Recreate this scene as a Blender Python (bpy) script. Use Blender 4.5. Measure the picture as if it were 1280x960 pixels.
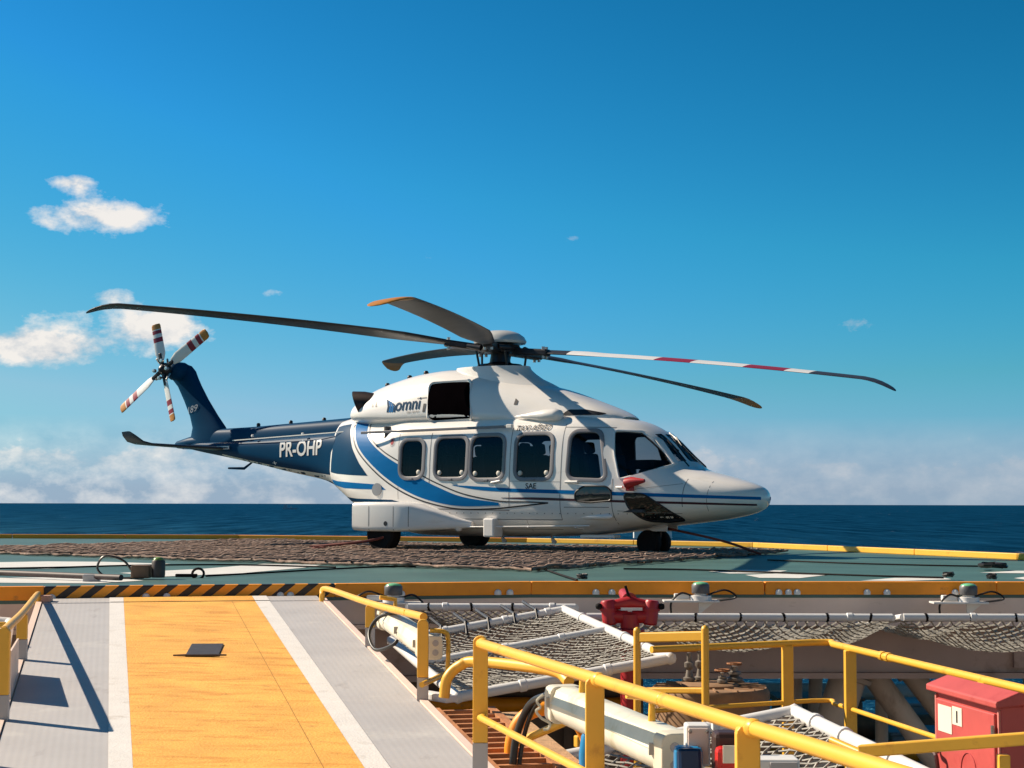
import bpy, bmesh, math, random
import numpy as np
from mathutils import Vector, Matrix
from mathutils.bvhtree import BVHTree

random.seed(7); np.random.seed(7)
for o in list(bpy.data.objects): bpy.data.objects.remove(o, do_unlink=True)
scene = bpy.context.scene
COL = scene.collection
rad = math.radians

# ------------------------------------------------------------------ camera
FPX = 2144.0                      # focal length in pixels of the 1280 px wide photograph
CAMH = 0.9                        # eye height above the helideck (z = 0)
PITCH = math.atan(149.5 / FPX)
ROLL = rad(0.12)
cd = bpy.data.cameras.new('camera'); cam = bpy.data.objects.new('camera', cd); COL.objects.link(cam)
cd.sensor_width = 36; cd.lens = 36 * FPX / 1280; cd.clip_start = 0.1; cd.clip_end = 200000
cam.location = (0, 0, CAMH)
cam.rotation_euler = (Matrix.Rotation(rad(90) + PITCH, 3, 'X') @ Matrix.Rotation(ROLL, 3, 'Z')).to_euler()
scene.camera = cam

# ------------------------------------------------------------------ light
SUN_EL = rad(36.5); SUN_H = Vector((-0.925, 0.38)).normalized()
SUN_DIR = Vector((SUN_H.x * math.cos(SUN_EL), SUN_H.y * math.cos(SUN_EL), math.sin(SUN_EL)))
sl = bpy.data.lights.new('sun', 'SUN'); sl.energy = 5.0; sl.angle = rad(0.5); sl.color = (1.0, 0.86, 0.68)
so = bpy.data.objects.new('sun', sl); COL.objects.link(so)
so.rotation_euler = SUN_DIR.to_track_quat('Z', 'Y').to_euler()
scene.view_settings.view_transform = 'Standard'; scene.view_settings.look = 'None'
scene.view_settings.exposure = 0.6; scene.view_settings.gamma = 1.0
scene.view_settings.use_curve_mapping = False

world = bpy.data.worlds.new('World'); scene.world = world; world.use_nodes = True
def build_world():
    nt = world.node_tree; N = nt.nodes; Lk = nt.links; N.clear()
    out = N.new('ShaderNodeOutputWorld'); bg = N.new('ShaderNodeBackground'); Lk.new(bg.outputs[0], out.inputs[0])
    bg.inputs[1].default_value = 0.053
    sky = N.new('ShaderNodeTexSky'); sky.sky_type = 'NISHITA'; sky.sun_disc = False
    sky.sun_elevation = SUN_EL; sky.sun_rotation = math.atan2(SUN_H.x, SUN_H.y)
    sky.altitude = 30; sky.air_density = 1.0; sky.dust_density = 0.35; sky.ozone_density = 2.2
    def M(op, a, b=None, c=None, clamp=False):
        n = N.new('ShaderNodeMath'); n.operation = op; n.use_clamp = clamp
        for i, v in enumerate((a, b, c)):
            if v is None: continue
            if isinstance(v, (int, float)): n.inputs[i].default_value = v
            else: Lk.new(v, n.inputs[i])
        return n.outputs[0]
    # deep maritime blue: each channel of the sky steepened, as the photograph's film response does
    sc_ = N.new('ShaderNodeSeparateColor'); Lk.new(sky.outputs[0], sc_.inputs[0]); cc_ = N.new('ShaderNodeCombineColor')
    R_c, G_c, B_c = [M('MULTIPLY', M('POWER', sc_.outputs[i], p), k) for i, (k, p) in enumerate(((.0168, 3.0), (.339, 1.7), (.220, 2.0)))]
    G_c = M('MINIMUM', G_c, M('MULTIPLY', sc_.outputs[1], 0.95)); B_c = M('MINIMUM', M('MAXIMUM', B_c, M('MULTIPLY', G_c, 1.36)), 8.9); R_c = M('MINIMUM', R_c, 3.4)
    for i, c_ in enumerate((R_c, G_c, B_c)): Lk.new(c_, cc_.inputs[i])
    tc = N.new('ShaderNodeTexCoord'); sp = N.new('ShaderNodeSeparateXYZ'); Lk.new(tc.outputs['Generated'], sp.inputs[0])
    az = M('ARCTAN2', sp.outputs[0], sp.outputs[1]); el = M('ARCSINE', sp.outputs[2])
    def noise(sx, sy, detail, rough, off):
        cb = N.new('ShaderNodeCombineXYZ'); Lk.new(M('MULTIPLY', az, sx), cb.inputs[0]); Lk.new(M('MULTIPLY', el, sy), cb.inputs[1])
        cb.inputs[2].default_value = off
        n = N.new('ShaderNodeTexNoise'); n.inputs['Scale'].default_value = 1; n.inputs['Detail'].default_value = detail
        n.inputs['Roughness'].default_value = rough; Lk.new(cb.outputs[0], n.inputs['Vector']); return n.outputs[0]
    n1 = noise(33, 52, 9, 0.60, 4.2)          # cumulus shapes
    n2 = noise(7, 9, 3, 0.5, 5.1)             # where the bank is thick
    n3 = noise(60, 90, 6, 0.6, 9.3)           # fine shading
    # single fair-weather clouds (azimuth, elevation, half widths, weight)
    bias = None
    for (x, y, sx, sy, w) in ((122, 280, 70, 24, 0.535), (98, 240, 28, 11, 0.475), (58, 440, 84, 28, 0.555), (206, 412, 50, 26, 0.515),
                              (140, 376, 30, 14, 0.355), (705, 297, 42, 12, 0.300), (540, 318, 60, 12, 0.205), (595, 258, 24, 10, 0.185), (1030, 410, 60, 14, 0.165), (340, 374, 30, 12, 0.215)):
        a0 = (x - 640) / FPX; e0 = (629 - y) / FPX
        da = M('DIVIDE', M('SUBTRACT', az, a0), sx / FPX); de = M('DIVIDE', M('SUBTRACT', el, e0), sy / FPX)
        g = M('MULTIPLY', M('EXPONENT', M('MULTIPLY', M('ADD', M('MULTIPLY', da, da), M('MULTIPLY', de, de)), -0.7)), w)
        bias = g if bias is None else M('ADD', bias, g)
    cum = M('MULTIPLY', M('SUBTRACT', M('ADD', n1, bias), 0.76), 4.6, clamp=True)
    # the low bank all round the horizon, its top uneven
    top = M('ADD', M('MULTIPLY', n2, 0.050), M('MULTIPLY', n1, 0.040))
    top = M('SUBTRACT', top, M('MULTIPLY', M('MAXIMUM', sp.outputs[0], 0.0), 0.050))
    bank = M('MULTIPLY', M('SUBTRACT', M('ADD', top, -0.004), el), 110.0, clamp=True)
    bank = M('MULTIPLY', bank, M('ADD', M('MULTIPLY', n1, 0.9), 0.22), clamp=True)
    haze = M('MULTIPLY', M('SUBTRACT', 0.050, el), 24.0, clamp=True)
    dens = M('MAXIMUM', M('MULTIPLY', cum, 0.92), M('MAXIMUM', M('MULTIPLY', bank, 0.95), M('MULTIPLY', haze, 0.80)), clamp=True)
    # bright tops, greyer feet
    lit = M('ADD', M('MULTIPLY', M('SUBTRACT', n1, 0.42), 2.6), M('MULTIPLY', el, 5.0), clamp=True)
    lit = M('MULTIPLY', lit, M('ADD', M('MULTIPLY', n3, 0.5), 0.72), clamp=True)
    lit = M('MULTIPLY', lit, M('ADD', M('MULTIPLY', sp.outputs[0], -1.1), 0.62, clamp=True), clamp=True)
    # clouds towards the sun side are brighter
    lit = M('ADD', lit, M('MULTIPLY', M('MULTIPLY', M('SUBTRACT', n1, 0.40), 3.0, clamp=True), M('MULTIPLY', sp.outputs[0], -1.9, clamp=True)), clamp=True)
    rim = M('MULTIPLY', M('SUBTRACT', 1.0, M('MULTIPLY', M('SUBTRACT', M('ADD', top, -0.004), el), 42.0), clamp=True), M('MULTIPLY', M('SUBTRACT', n1, 0.30), 2.6, clamp=True), clamp=True)
    lit = M('MAXIMUM', lit, M('MULTIPLY', M('MULTIPLY', rim, M('GREATER_THAN', top, el)), M('ADD', M('MULTIPLY', sp.outputs[0], -2.0), 0.30, clamp=True)), clamp=True)
    cr = N.new('ShaderNodeMix'); cr.data_type = 'RGBA'
    cr.inputs[6].default_value = (4.1, 5.2, 6.6, 1); cr.inputs[7].default_value = (12.0, 11.2, 10.4, 1)
    Lk.new(lit, cr.inputs[0])
    mx = N.new('ShaderNodeMix'); mx.data_type = 'RGBA'
    Lk.new(dens, mx.inputs[0]); Lk.new(cc_.outputs[0], mx.inputs[6]); Lk.new(cr.outputs[2], mx.inputs[7])
    Lk.new(mx.outputs[2], bg.inputs[0])
build_world()

# ------------------------------------------------------------------ helpers
_F = Vector((0, math.cos(PITCH), math.sin(PITCH))); _U = Vector((0, -math.sin(PITCH), math.cos(PITCH))); _R = Vector((1, 0, 0))
def at(x, y, d):
    """the place d metres away that the survey of the photograph puts at pixel (x, y)"""
    hz = (x - 640) * math.tan(ROLL)
    r = _F + _R * ((x - 640) / FPX) + _U * ((480 - (y - hz)) / FPX)
    return Vector((0, 0, CAMH)) + r * (d / r.y)
def ground(x, y, z=0.0):
    hz = (x - 640) * math.tan(ROLL)
    r = _F + _R * ((x - 640) / FPX) + _U * ((480 - (y - hz)) / FPX)
    return Vector((0, 0, CAMH)) + r * ((z - CAMH) / r.z)

MATS = {}
def mat(name, col, rough=0.5, metal=0.0, var=0.12, vs=2.0, bump=0.0, bs=60.0, dirt=None, spec=0.5, coat=0.0, emit=None, stripes=None):
    if name in MATS: return MATS[name]
    m = bpy.data.materials.new(name); m.use_nodes = True; nt = m.node_tree; N = nt.nodes; Lk = nt.links
    b = N['Principled BSDF']; b.inputs['Roughness'].default_value = rough; b.inputs['Metallic'].default_value = metal
    b.inputs['Specular IOR Level'].default_value = spec; b.inputs['Coat Weight'].default_value = coat
    tc = N.new('ShaderNodeTexCoord')
    n = N.new('ShaderNodeTexNoise'); n.inputs['Scale'].default_value = vs; n.inputs['Detail'].default_value = 7; n.inputs['Roughness'].default_value = 0.6
    Lk.new(tc.outputs['Object'], n.inputs['Vector'])
    r = N.new('ShaderNodeValToRGB'); r.color_ramp.elements[0].position = 0.3; r.color_ramp.elements[1].position = 0.7
    r.color_ramp.elements[0].color = tuple(c * (1 - var) for c in col) + (1,); r.color_ramp.elements[1].color = tuple(min(1, c * (1 + var)) for c in col) + (1,)
    Lk.new(n.outputs[0], r.inputs[0]); last = r.outputs[0]
    if stripes:                              # painted bands along an axis: (vector, period, colour, duty)
        vec, per, c2, duty = stripes
        dp = N.new('ShaderNodeVectorMath'); dp.operation = 'DOT_PRODUCT'; dp.inputs[1].default_value = vec; Lk.new(tc.outputs['Object'], dp.inputs[0])
        md = N.new('ShaderNodeMath'); md.operation = 'FLOORED_MODULO'; md.inputs[1].default_value = per; Lk.new(dp.outputs['Value'], md.inputs[0])
        lt = N.new('ShaderNodeMath'); lt.operation = 'LESS_THAN'; lt.inputs[1].default_value = per * duty; Lk.new(md.outputs[0], lt.inputs[0])
        mx = N.new('ShaderNodeMix'); mx.data_type = 'RGBA'; Lk.new(lt.outputs[0], mx.inputs[0]); Lk.new(last, mx.inputs[6]); mx.inputs[7].default_value = tuple(c2) + (1,)
        last = mx.outputs[2]
    for d in (dirt if isinstance(dirt, list) else [dirt] if dirt else []):   # (colour, threshold, scale[, stretch])
        dc, th, sc = d[:3]
        mp = N.new('ShaderNodeMapping'); mp.inputs['Scale'].default_value = d[3] if len(d) > 3 else (1, 1, 1); Lk.new(tc.outputs['Object'], mp.inputs[0])
        n2 = N.new('ShaderNodeTexNoise'); n2.inputs['Scale'].default_value = sc; n2.inputs['Detail'].default_value = 9; n2.inputs['Roughness'].default_value = 0.68
        Lk.new(mp.outputs[0], n2.inputs['Vector'])
        mr = N.new('ShaderNodeMapRange'); mr.inputs['From Min'].default_value = th; mr.inputs['From Max'].default_value = th + 0.14; mr.inputs['To Max'].default_value = d[4] if len(d) > 4 else 0.85
        Lk.new(n2.outputs[0], mr.inputs[0])
        mx = N.new('ShaderNodeMix'); mx.data_type = 'RGBA'; Lk.new(mr.outputs[0], mx.inputs[0]); Lk.new(last, mx.inputs[6]); mx.inputs[7].default_value = tuple(dc) + (1,)
        last = mx.outputs[2]
    Lk.new(last, b.inputs['Base Color'])
    if bump:
        n3 = N.new('ShaderNodeTexNoise'); n3.inputs['Scale'].default_value = bs; n3.inputs['Detail'].default_value = 4; Lk.new(tc.outputs['Object'], n3.inputs['Vector'])
        bp = N.new('ShaderNodeBump'); bp.inputs['Strength'].default_value = bump; bp.inputs['Distance'].default_value = 0.01
        Lk.new(n3.outputs[0], bp.inputs['Height']); Lk.new(bp.outputs[0], b.inputs['Normal'])
    if emit: b.inputs['Emission Color'].default_value = tuple(emit[:3]) + (1,); b.inputs['Emission Strength'].default_value = emit[3]
    MATS[name] = m; return m

def thing(name, label, cat, loc=(0, 0, 0), rotz=0.0, group=None):
    o = bpy.data.objects.new(name, None); COL.objects.link(o); o.empty_display_size = 0.2
    o.location = loc; o.rotation_euler = (0, 0, rotz); o['label'] = label; o['category'] = cat
    if group: o['group'] = group
    return o
def tag(o, label, cat, group=None):
    o['label'] = label; o['category'] = cat
    if group: o['group'] = group
    return o
def root_of(o):
    while o.parent: o = o.parent
    return o

class MB:
    def __init__(s): s.v = []; s.f = []; s.m = []
    def add(s, vs, fs, mi=0):
        k = len(s.v); s.v += [tuple(v) for v in vs]; s.f += [tuple(i + k for i in f) for f in fs]; s.m += [mi] * len(fs); return s
    def box(s, c, size, rot=None, mi=0):
        c = Vector(c); h = [q / 2 for q in size]; vs = []
        for z in (-1, 1):
            for y in (-1, 1):
                for x in (-1, 1):
                    p = Vector((x * h[0], y * h[1], z * h[2])); vs.append(c + (rot @ p if rot else p))
        return s.add(vs, [(0, 2, 3, 1), (4, 5, 7, 6), (0, 1, 5, 4), (2, 6, 7, 3), (0, 4, 6, 2), (1, 3, 7, 5)], mi)
    def bar(s, a, b, w, t, up=(0, 0, 1), mi=0):
        """flat bar from a to b, w across (along the side axis) and t thick along up"""
        a = Vector(a); b = Vector(b); d = b - a; L = d.length; d = d / L; up = Vector(up)
        sd = d.cross(up)
        if sd.length < 1e-5: sd = d.cross(Vector((1, 0, 0)))
        sd.normalize(); u2 = sd.cross(d).normalized()
        return s.box((a + b) / 2, (L, w, t), Matrix((d, sd, u2)).transposed(), mi)
    def rings(s, rings, cap=True, closed=True, mi=0):
        n = len(rings[0]); vs = [p for r in rings for p in r]; fs = []
        for i in range(len(rings) - 1):
            for j in range(n if closed else n - 1):
                k = (j + 1) % n; fs.append((i * n + j, i * n + k, (i + 1) * n + k, (i + 1) * n + j))
        if cap: fs.append(tuple(reversed(range(n)))); fs.append(tuple((len(rings) - 1) * n + j for j in range(n)))
        return s.add(vs, fs, mi)
    def tube(s, pts, r, n=8, cap=True, mi=0):
        pts = [Vector(p) for p in pts]; rs = r if isinstance(r, (list, tuple)) else [r] * len(pts)
        t0 = (pts[1] - pts[0]).normalized(); a = Vector((0, 0, 1)) if abs(t0.z) < 0.9 else Vector((1, 0, 0))
        u = t0.cross(a).normalized(); R = []
        for i, p in enumerate(pts):
            t = (pts[min(i + 1, len(pts) - 1)] - pts[max(i - 1, 0)])
            t = t.normalized() if t.length > 1e-9 else t0
            u = (u - t * u.dot(t)); u = u.normalized() if u.length > 1e-6 else t.orthogonal().normalized(); w = t.cross(u)
            R.append([p + (u * math.cos(2 * math.pi * k / n) + w * math.sin(2 * math.pi * k / n)) * rs[i] for k in range(n)])
        return s.rings(R, cap, True, mi)
    def lathe(s, prof, o=(0, 0, 0), ax=(0, 0, 1), n=24, mi=0):
        """prof: (radius, height) pairs turned about the axis ax through o"""
        ax = Vector(ax).normalized(); u = ax.orthogonal().normalized(); w = ax.cross(u); o = Vector(o)
        return s.rings([[o + ax * h + (u * math.cos(2 * math.pi * k / n) + w * math.sin(2 * math.pi * k / n)) * max(r, 1e-4) for k in range(n)] for r, h in prof], True, True, mi)
    def prism(s, poly, o, ex, ey, ez, depth, mi=0):
        o = Vector(o); ex = Vector(ex); ey = Vector(ey); ez = Vector(ez)
        a = [o + ex * p[0] + ey * p[1] for p in poly]; return s.rings([a, [p + ez * depth for p in a]], True, True, mi)
    def build(s, name, m, parent=None, local=False, origin=None, smooth=None, bevel=0.0, kind=None, fixn=True):
        vs = s.v
        if parent is not None and not local:
            l = root_of(parent).location; vs = [(v[0] - l[0], v[1] - l[1], v[2] - l[2]) for v in vs]
        if origin is not None: vs = [(v[0] - origin[0], v[1] - origin[1], v[2] - origin[2]) for v in vs]
        me = bpy.data.meshes.new(name); me.from_pydata(vs, [], s.f)
        for q in (m if isinstance(m, (list, tuple)) else [m]): me.materials.append(q)
        if any(s.m): me.polygons.foreach_set('material_index', s.m)
        if fixn:
            bm = bmesh.new(); bm.from_mesh(me); bmesh.ops.recalc_face_normals(bm, faces=bm.faces); bm.to_mesh(me); bm.free()
        if smooth is not None:
            me.polygons.foreach_set('use_smooth', [True] * len(me.polygons)); me.set_sharp_from_angle(angle=rad(smooth))
        me.update()
        o = bpy.data.objects.new(name, me); COL.objects.link(o)
        if origin is not None: o.location = origin
        if parent is not None: o.parent = parent
        if kind: o['kind'] = kind
        if bevel:
            md = o.modifiers.new('bevel', 'BEVEL'); md.width = bevel; md.segments = 2; md.limit_method = 'ANGLE'; md.angle_limit = rad(40)
        return o

def arc(c, r, a0, a1, ex, ey, n=12):
    c = Vector(c); ex = Vector(ex); ey = Vector(ey)
    return [c + (ex * math.cos(a0 + (a1 - a0) * k / n) + ey * math.sin(a0 + (a1 - a0) * k / n)) * r for k in range(n + 1)]
def spline(pts, n=10):
    P = [Vector(p) for p in pts]; Q = [P[0] * 2 - P[1]] + P + [P[-1] * 2 - P[-2]]; out = []
    for i in range(1, len(Q) - 2):
        for k in range(n):
            t = k / n; a, b, c, d = Q[i - 1], Q[i], Q[i + 1], Q[i + 2]
            out.append(0.5 * ((2 * b) + (c - a) * t + (2 * a - 5 * b + 4 * c - d) * t * t + (3 * b - a - 3 * c + d) * t ** 3))
    out.append(P[-1]); return out
def pchip(xs, ys, x):
    xs = np.array(xs, float); ys = np.array(ys, float); h = np.diff(xs); dl = np.diff(ys) / h; m = np.zeros(len(xs))
    m[0] = dl[0]; m[-1] = dl[-1]
    for i in range(1, len(xs) - 1):
        if dl[i - 1] * dl[i] > 0: w1 = 2 * h[i] + h[i - 1]; w2 = h[i] + 2 * h[i - 1]; m[i] = (w1 + w2) / (w1 / dl[i - 1] + w2 / dl[i])
    i = int(np.clip(np.searchsorted(xs, x) - 1, 0, len(xs) - 2)); t = (x - xs[i]) / h[i]
    return float(ys[i] * (1 + 2 * t) * (1 - t) ** 2 + m[i] * h[i] * t * (1 - t) ** 2 + ys[i + 1] * t * t * (3 - 2 * t) + m[i + 1] * h[i] * t * t * (t - 1))

# ------------------------------------------------------------------ materials
WHITE = mat('white_pipe_paint', (.74, .72, .70), .45, var=.06, dirt=[((.35, .2, .1), .66, 5, (1, 1, 1), .6)])
WALLW = mat('bounce_warmed_white_paint', (.78, .61, .52), .5, var=.08, vs=1.5, dirt=[((.32, .2, .13), .62, 2.5, (1, 1, 3), .55)])  # white plate; the warmth of bounced light is put into its base colour
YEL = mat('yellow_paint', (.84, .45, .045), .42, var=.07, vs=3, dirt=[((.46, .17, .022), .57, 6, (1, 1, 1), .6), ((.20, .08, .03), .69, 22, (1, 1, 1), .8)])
YEL_SHADE = mat('worn_shade_yellow_paint', (.95, .31, .008), .5, var=.1, vs=4, dirt=[((.3, .13, .03), .60, 6, (1, 1, 1), .8)])  # worn yellow, base reddened to stand in for warm fill on shaded kerbs
GREYP = mat('grey_paint', (.42, .40, .40), .5, var=.08)
BLACK = mat('black_rubber', (.012, .009, .009), .75, var=.2, spec=.15)
CABLE = mat('black_cable', (.015, .013, .013), .38, var=.1)
STEEL = mat('bare_steel', (.35, .34, .33), .32, metal=.9, var=.15, vs=8)
RUST = mat('rusty_steel', (.30, .12, .045), .8, var=.35, vs=6, bump=.4)
HPW = mat('heli_white_paint', (.83, .79, .745), .28, var=.02, vs=1.2, coat=.45, dirt=[((.45, .36, .26), .66, 1.4, (1, 1, 1), .35), ((.42, .34, .25), .58, 3.0, (.35, 1, 2.2), .22), ((.30, .25, .2), .68, 14, (1, 1, 1), .35)])
HBLUE = mat('heli_blue_paint', (.0004, .13, .36), .45, var=.05, spec=.06)
HNAVY = mat('heli_navy_paint', (.0004, .042, .105), .45, var=.06, spec=.06)
HRED = mat('heli_maroon_paint', (.05, .008, .02), .3, var=.05)
HBLK = mat('heli_black_trim', (.010, .010, .014), .45, var=.1)
HDK = mat('heli_dark_metal', (.035, .032, .036), .38, metal=.6, var=.3, vs=12)
HGRY = mat('window_frame_grey', (.20, .19, .20), .4, var=.08)
SEAM = mat('panel_seam', (.22, .21, .21), .6, var=.05)
CHAR = mat('blade_charcoal', (.030, .027, .030), .42, var=.2, vs=4)
BLDG = mat('blade_grey_underside', (.085, .072, .068), .5, var=.2, vs=4)
ORNG = mat('blade_tip_orange', (.50, .20, .03), .45, var=.1)
MARO = mat('blade_red_band', (.26, .010, .030), .45, var=.1)
BLWH = mat('blade_white', (.74, .72, .70), .38, var=.05)
RED = mat('red_enamel', (.42, .018, .022), .42, var=.12, vs=5)
PINK = mat('faded_red_enamel', (.52, .085, .075), .5, var=.1, vs=3, dirt=[((.36, .03, .03), .58, 4, (1, 1, 1), .6)])
INTR = mat('cabin_lining', (.05, .05, .055), .8, var=.1)
SEATM = mat('seat_fabric', (.018, .024, .038), .8, var=.15)
def glass_mat(name, tint, fac, rough=.02):
    m = bpy.data.materials.new(name); m.use_nodes = True; nt = m.node_tree; N = nt.nodes; N.clear()
    o = N.new('ShaderNodeOutputMaterial'); t = N.new('ShaderNodeBsdfTransparent'); t.inputs[0].default_value = tint + (1,)
    g = N.new('ShaderNodeBsdfGlossy'); g.inputs['Roughness'].default_value = rough; g.inputs[0].default_value = (.95, .95, 1, 1)
    fr = N.new('ShaderNodeFresnel'); fr.inputs[0].default_value = 1.32
    ad = N.new('ShaderNodeMath'); ad.operation = 'MULTIPLY_ADD'; ad.inputs[1].default_value = 1.0; ad.inputs[2].default_value = fac
    nt.links.new(fr.outputs[0], ad.inputs[0])
    mx = N.new('ShaderNodeMixShader'); nt.links.new(ad.outputs[0], mx.inputs[0]); nt.links.new(t.outputs[0], mx.inputs[1]); nt.links.new(g.outputs[0], mx.inputs[2])
    nt.links.new(mx.outputs[0], o.inputs[0]); return m
GLASS = glass_mat('tinted_window_glass', (.50, .52, .54), .0)
DGLASS = glass_mat('dark_window_glass', (.05, .05, .05), .03)

# ================================================================== SETTING
# ---- sea
def sea_material():
    m = bpy.data.materials.new('sea_water'); m.use_nodes = True; nt = m.node_tree; N = nt.nodes; Lk = nt.links
    N.remove(N['Principled BSDF']); b = N.new('ShaderNodeBsdfDiffuse'); gl = N.new('ShaderNodeBsdfGlossy'); gl.inputs['Roughness'].default_value = .30
    ms = N.new('ShaderNodeMixShader'); gl.inputs[0].default_value = (.22, .75, 1, 1); Lk.new(b.outputs[0], ms.inputs[1]); Lk.new(gl.outputs[0], ms.inputs[2]); Lk.new(ms.outputs[0], N['Material Output'].inputs[0])
    tc = N.new('ShaderNodeTexCoord')
    def nz(scale, stretch, detail):
        mp = N.new('ShaderNodeMapping'); mp.inputs['Scale'].default_value = stretch; mp.inputs['Rotation'].default_value = (0, 0, .05); Lk.new(tc.outputs['Object'], mp.inputs[0])
        n = N.new('ShaderNodeTexNoise'); n.inputs['Scale'].default_value = scale; n.inputs['Detail'].default_value = detail; n.inputs['Roughness'].default_value = .65
        Lk.new(mp.outputs[0], n.inputs['Vector']); return n.outputs[0]
    big = nz(.012, (1, 1.6, 1), 6); small = nz(.16, (1, 1.8, 1), 6); patch = nz(.03, (1.3, .10, 1), 8)
    ad = N.new('ShaderNodeMath'); ad.operation = 'MULTIPLY_ADD'; ad.inputs[1].default_value = 4.0; Lk.new(big, ad.inputs[0]); Lk.new(small, ad.inputs[2])
    bp = N.new('ShaderNodeBump'); bp.inputs['Strength'].default_value = 1.0; bp.inputs['Distance'].default_value = 3.0
    Lk.new(ad.outputs[0], bp.inputs['Height']); Lk.new(bp.outputs[0], b.inputs['Normal']); Lk.new(bp.outputs[0], gl.inputs['Normal'])
    r = N.new('ShaderNodeValToRGB'); r.color_ramp.elements[0].position = .3; r.color_ramp.elements[1].position = .7
    r.color_ramp.elements[0].color = (.0001, .013, .036, 1); r.color_ramp.elements[1].color = (.0002, .032, .078, 1); Lk.new(patch, r.inputs[0])
    fm = N.new('ShaderNodeMapRange'); fm.inputs['From Min'].default_value = .35; fm.inputs['From Max'].default_value = .65; fm.inputs['To Min'].default_value = .04; fm.inputs['To Max'].default_value = .17; Lk.new(patch, fm.inputs[0]); Lk.new(fm.outputs[0], ms.inputs[0])
    # whitecaps
    wc = nz(.05, (1, .12, 1), 8); mr = N.new('ShaderNodeMapRange'); mr.inputs['From Min'].default_value = .70; mr.inputs['From Max'].default_value = .74; Lk.new(wc, mr.inputs[0])
    mx = N.new('ShaderNodeMix'); mx.data_type = 'RGBA'; Lk.new(mr.outputs[0], mx.inputs[0]); Lk.new(r.outputs[0], mx.inputs[6]); mx.inputs[7].default_value = (.6, .62, .65, 1)
    Lk.new(mx.outputs[2], b.inputs['Color']); return m
SEA_Z = -32.0
sea = MB(); S = 90000
sea.add([(-S, -S, SEA_Z), (S, -S, SEA_Z), (S, S, SEA_Z), (-S, S, SEA_Z)], [(0, 1, 2, 3)])
sea.build('sea', sea_material(), kind='structure')

# ---- helideck plate
NEAR = [(-9.0, 15.4), (-4.45, 16.42), (-1.75, 17.10), (0.2, 17.66), (5.0, 17.80), (12.9, 17.95)]     # edge towards the ramp
FAR = [(8.35, 28.2), (5.1, 35.9), (0.4, 40.0), (-6.8, 43.1), (-15.5, 43.6), (-20.5, 34.0), (-16.5, 21.0)]
EDGE = NEAR + FAR
def offset_poly(poly, d):
    out = []; n = len(poly)
    for i in range(n):
        p0, p1, p2 = (Vector(poly[i - 1]), Vector(poly[i]), Vector(poly[(i + 1) % n]))
        a = (p1 - p0).normalized(); b = (p2 - p1).normalized(); na = Vector((-a.y, a.x)); nb = Vector((-b.y, b.x)); m = (na + nb).normalized()
        out.append(p1 + m * (d / max(.4, m.dot(na))))
    return out
GREEN = mat('deck_green_paint', (.055, .122, .108), .55, var=.22, vs=.8, bump=.25, bs=30,
            dirt=[((.16, .17, .15), .60, 2.2, (.4, 3, 1), .55), ((.03, .05, .05), .62, 1.1, (1, 3, 1), .6), ((.2, .13, .09), .66, 5, (1, 1, 1), .5)])
deck = MB(); n = len(EDGE)
deck.add([(p[0], p[1], 0) for p in EDGE] + [(p[0], p[1], -.06) for p in EDGE],
         [tuple(range(n)), tuple(reversed(range(n, 2 * n)))] + [(i, n + i, n + (i + 1) % n, (i + 1) % n) for i in range(n)])
helideck = deck.build('helideck', GREEN, kind='structure')
# kerbs, one length per edge (raised yellow lip); two near lengths carry black stripes
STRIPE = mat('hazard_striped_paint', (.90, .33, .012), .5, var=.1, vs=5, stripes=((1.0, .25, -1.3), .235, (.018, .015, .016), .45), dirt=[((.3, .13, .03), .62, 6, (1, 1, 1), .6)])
inner = offset_poly(EDGE, .10)
def kerb(a, b, ia, ib, m, h=.105, drop=.03, name='kerb'):
    k = MB(); vs = [(a[0], a[1], -drop), (b[0], b[1], -drop), (ib[0], ib[1], .003), (ia[0], ia[1], .003), (a[0], a[1], h), (b[0], b[1], h), (ib[0], ib[1], h), (ia[0], ia[1], h)]
    k.add(vs, [(0, 1, 5, 4), (1, 2, 6, 5), (2, 3, 7, 6), (3, 0, 4, 7), (4, 5, 6, 7), (3, 2, 1, 0)])
    return k.build(name, m, helideck, local=True, bevel=.012)
def lerp2(a, b, t): return (a[0] + (b[0] - a[0]) * t, a[1] + (b[1] - a[1]) * t)
outer = offset_poly(EDGE, -.012)
for i in range(len(EDGE)):
    j = (i + 1) % len(EDGE); L = (Vector(EDGE[j]) - Vector(EDGE[i])).length
    parts = 1 if i in (1, 2) else max(1, round(L / 3.2))
    for q in range(parts):
        t0 = q / parts + (.0008 if q else 0); t1 = (q + 1) / parts - (.0008 if q < parts - 1 else 0)
        st = i in (1,) or (i == 2 and False)
        kerb(lerp2(outer[i], outer[j], t0), lerp2(outer[i], outer[j], t1), lerp2(inner[i], inner[j], t0), lerp2(inner[i], inner[j], t1), STRIPE if st else (YEL if len(NEAR) - 1 <= i <= len(NEAR) + 1 else YEL_SHADE))  # sunlit right edge gets the lighter yellow, shaded lengths the redder one
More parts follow.
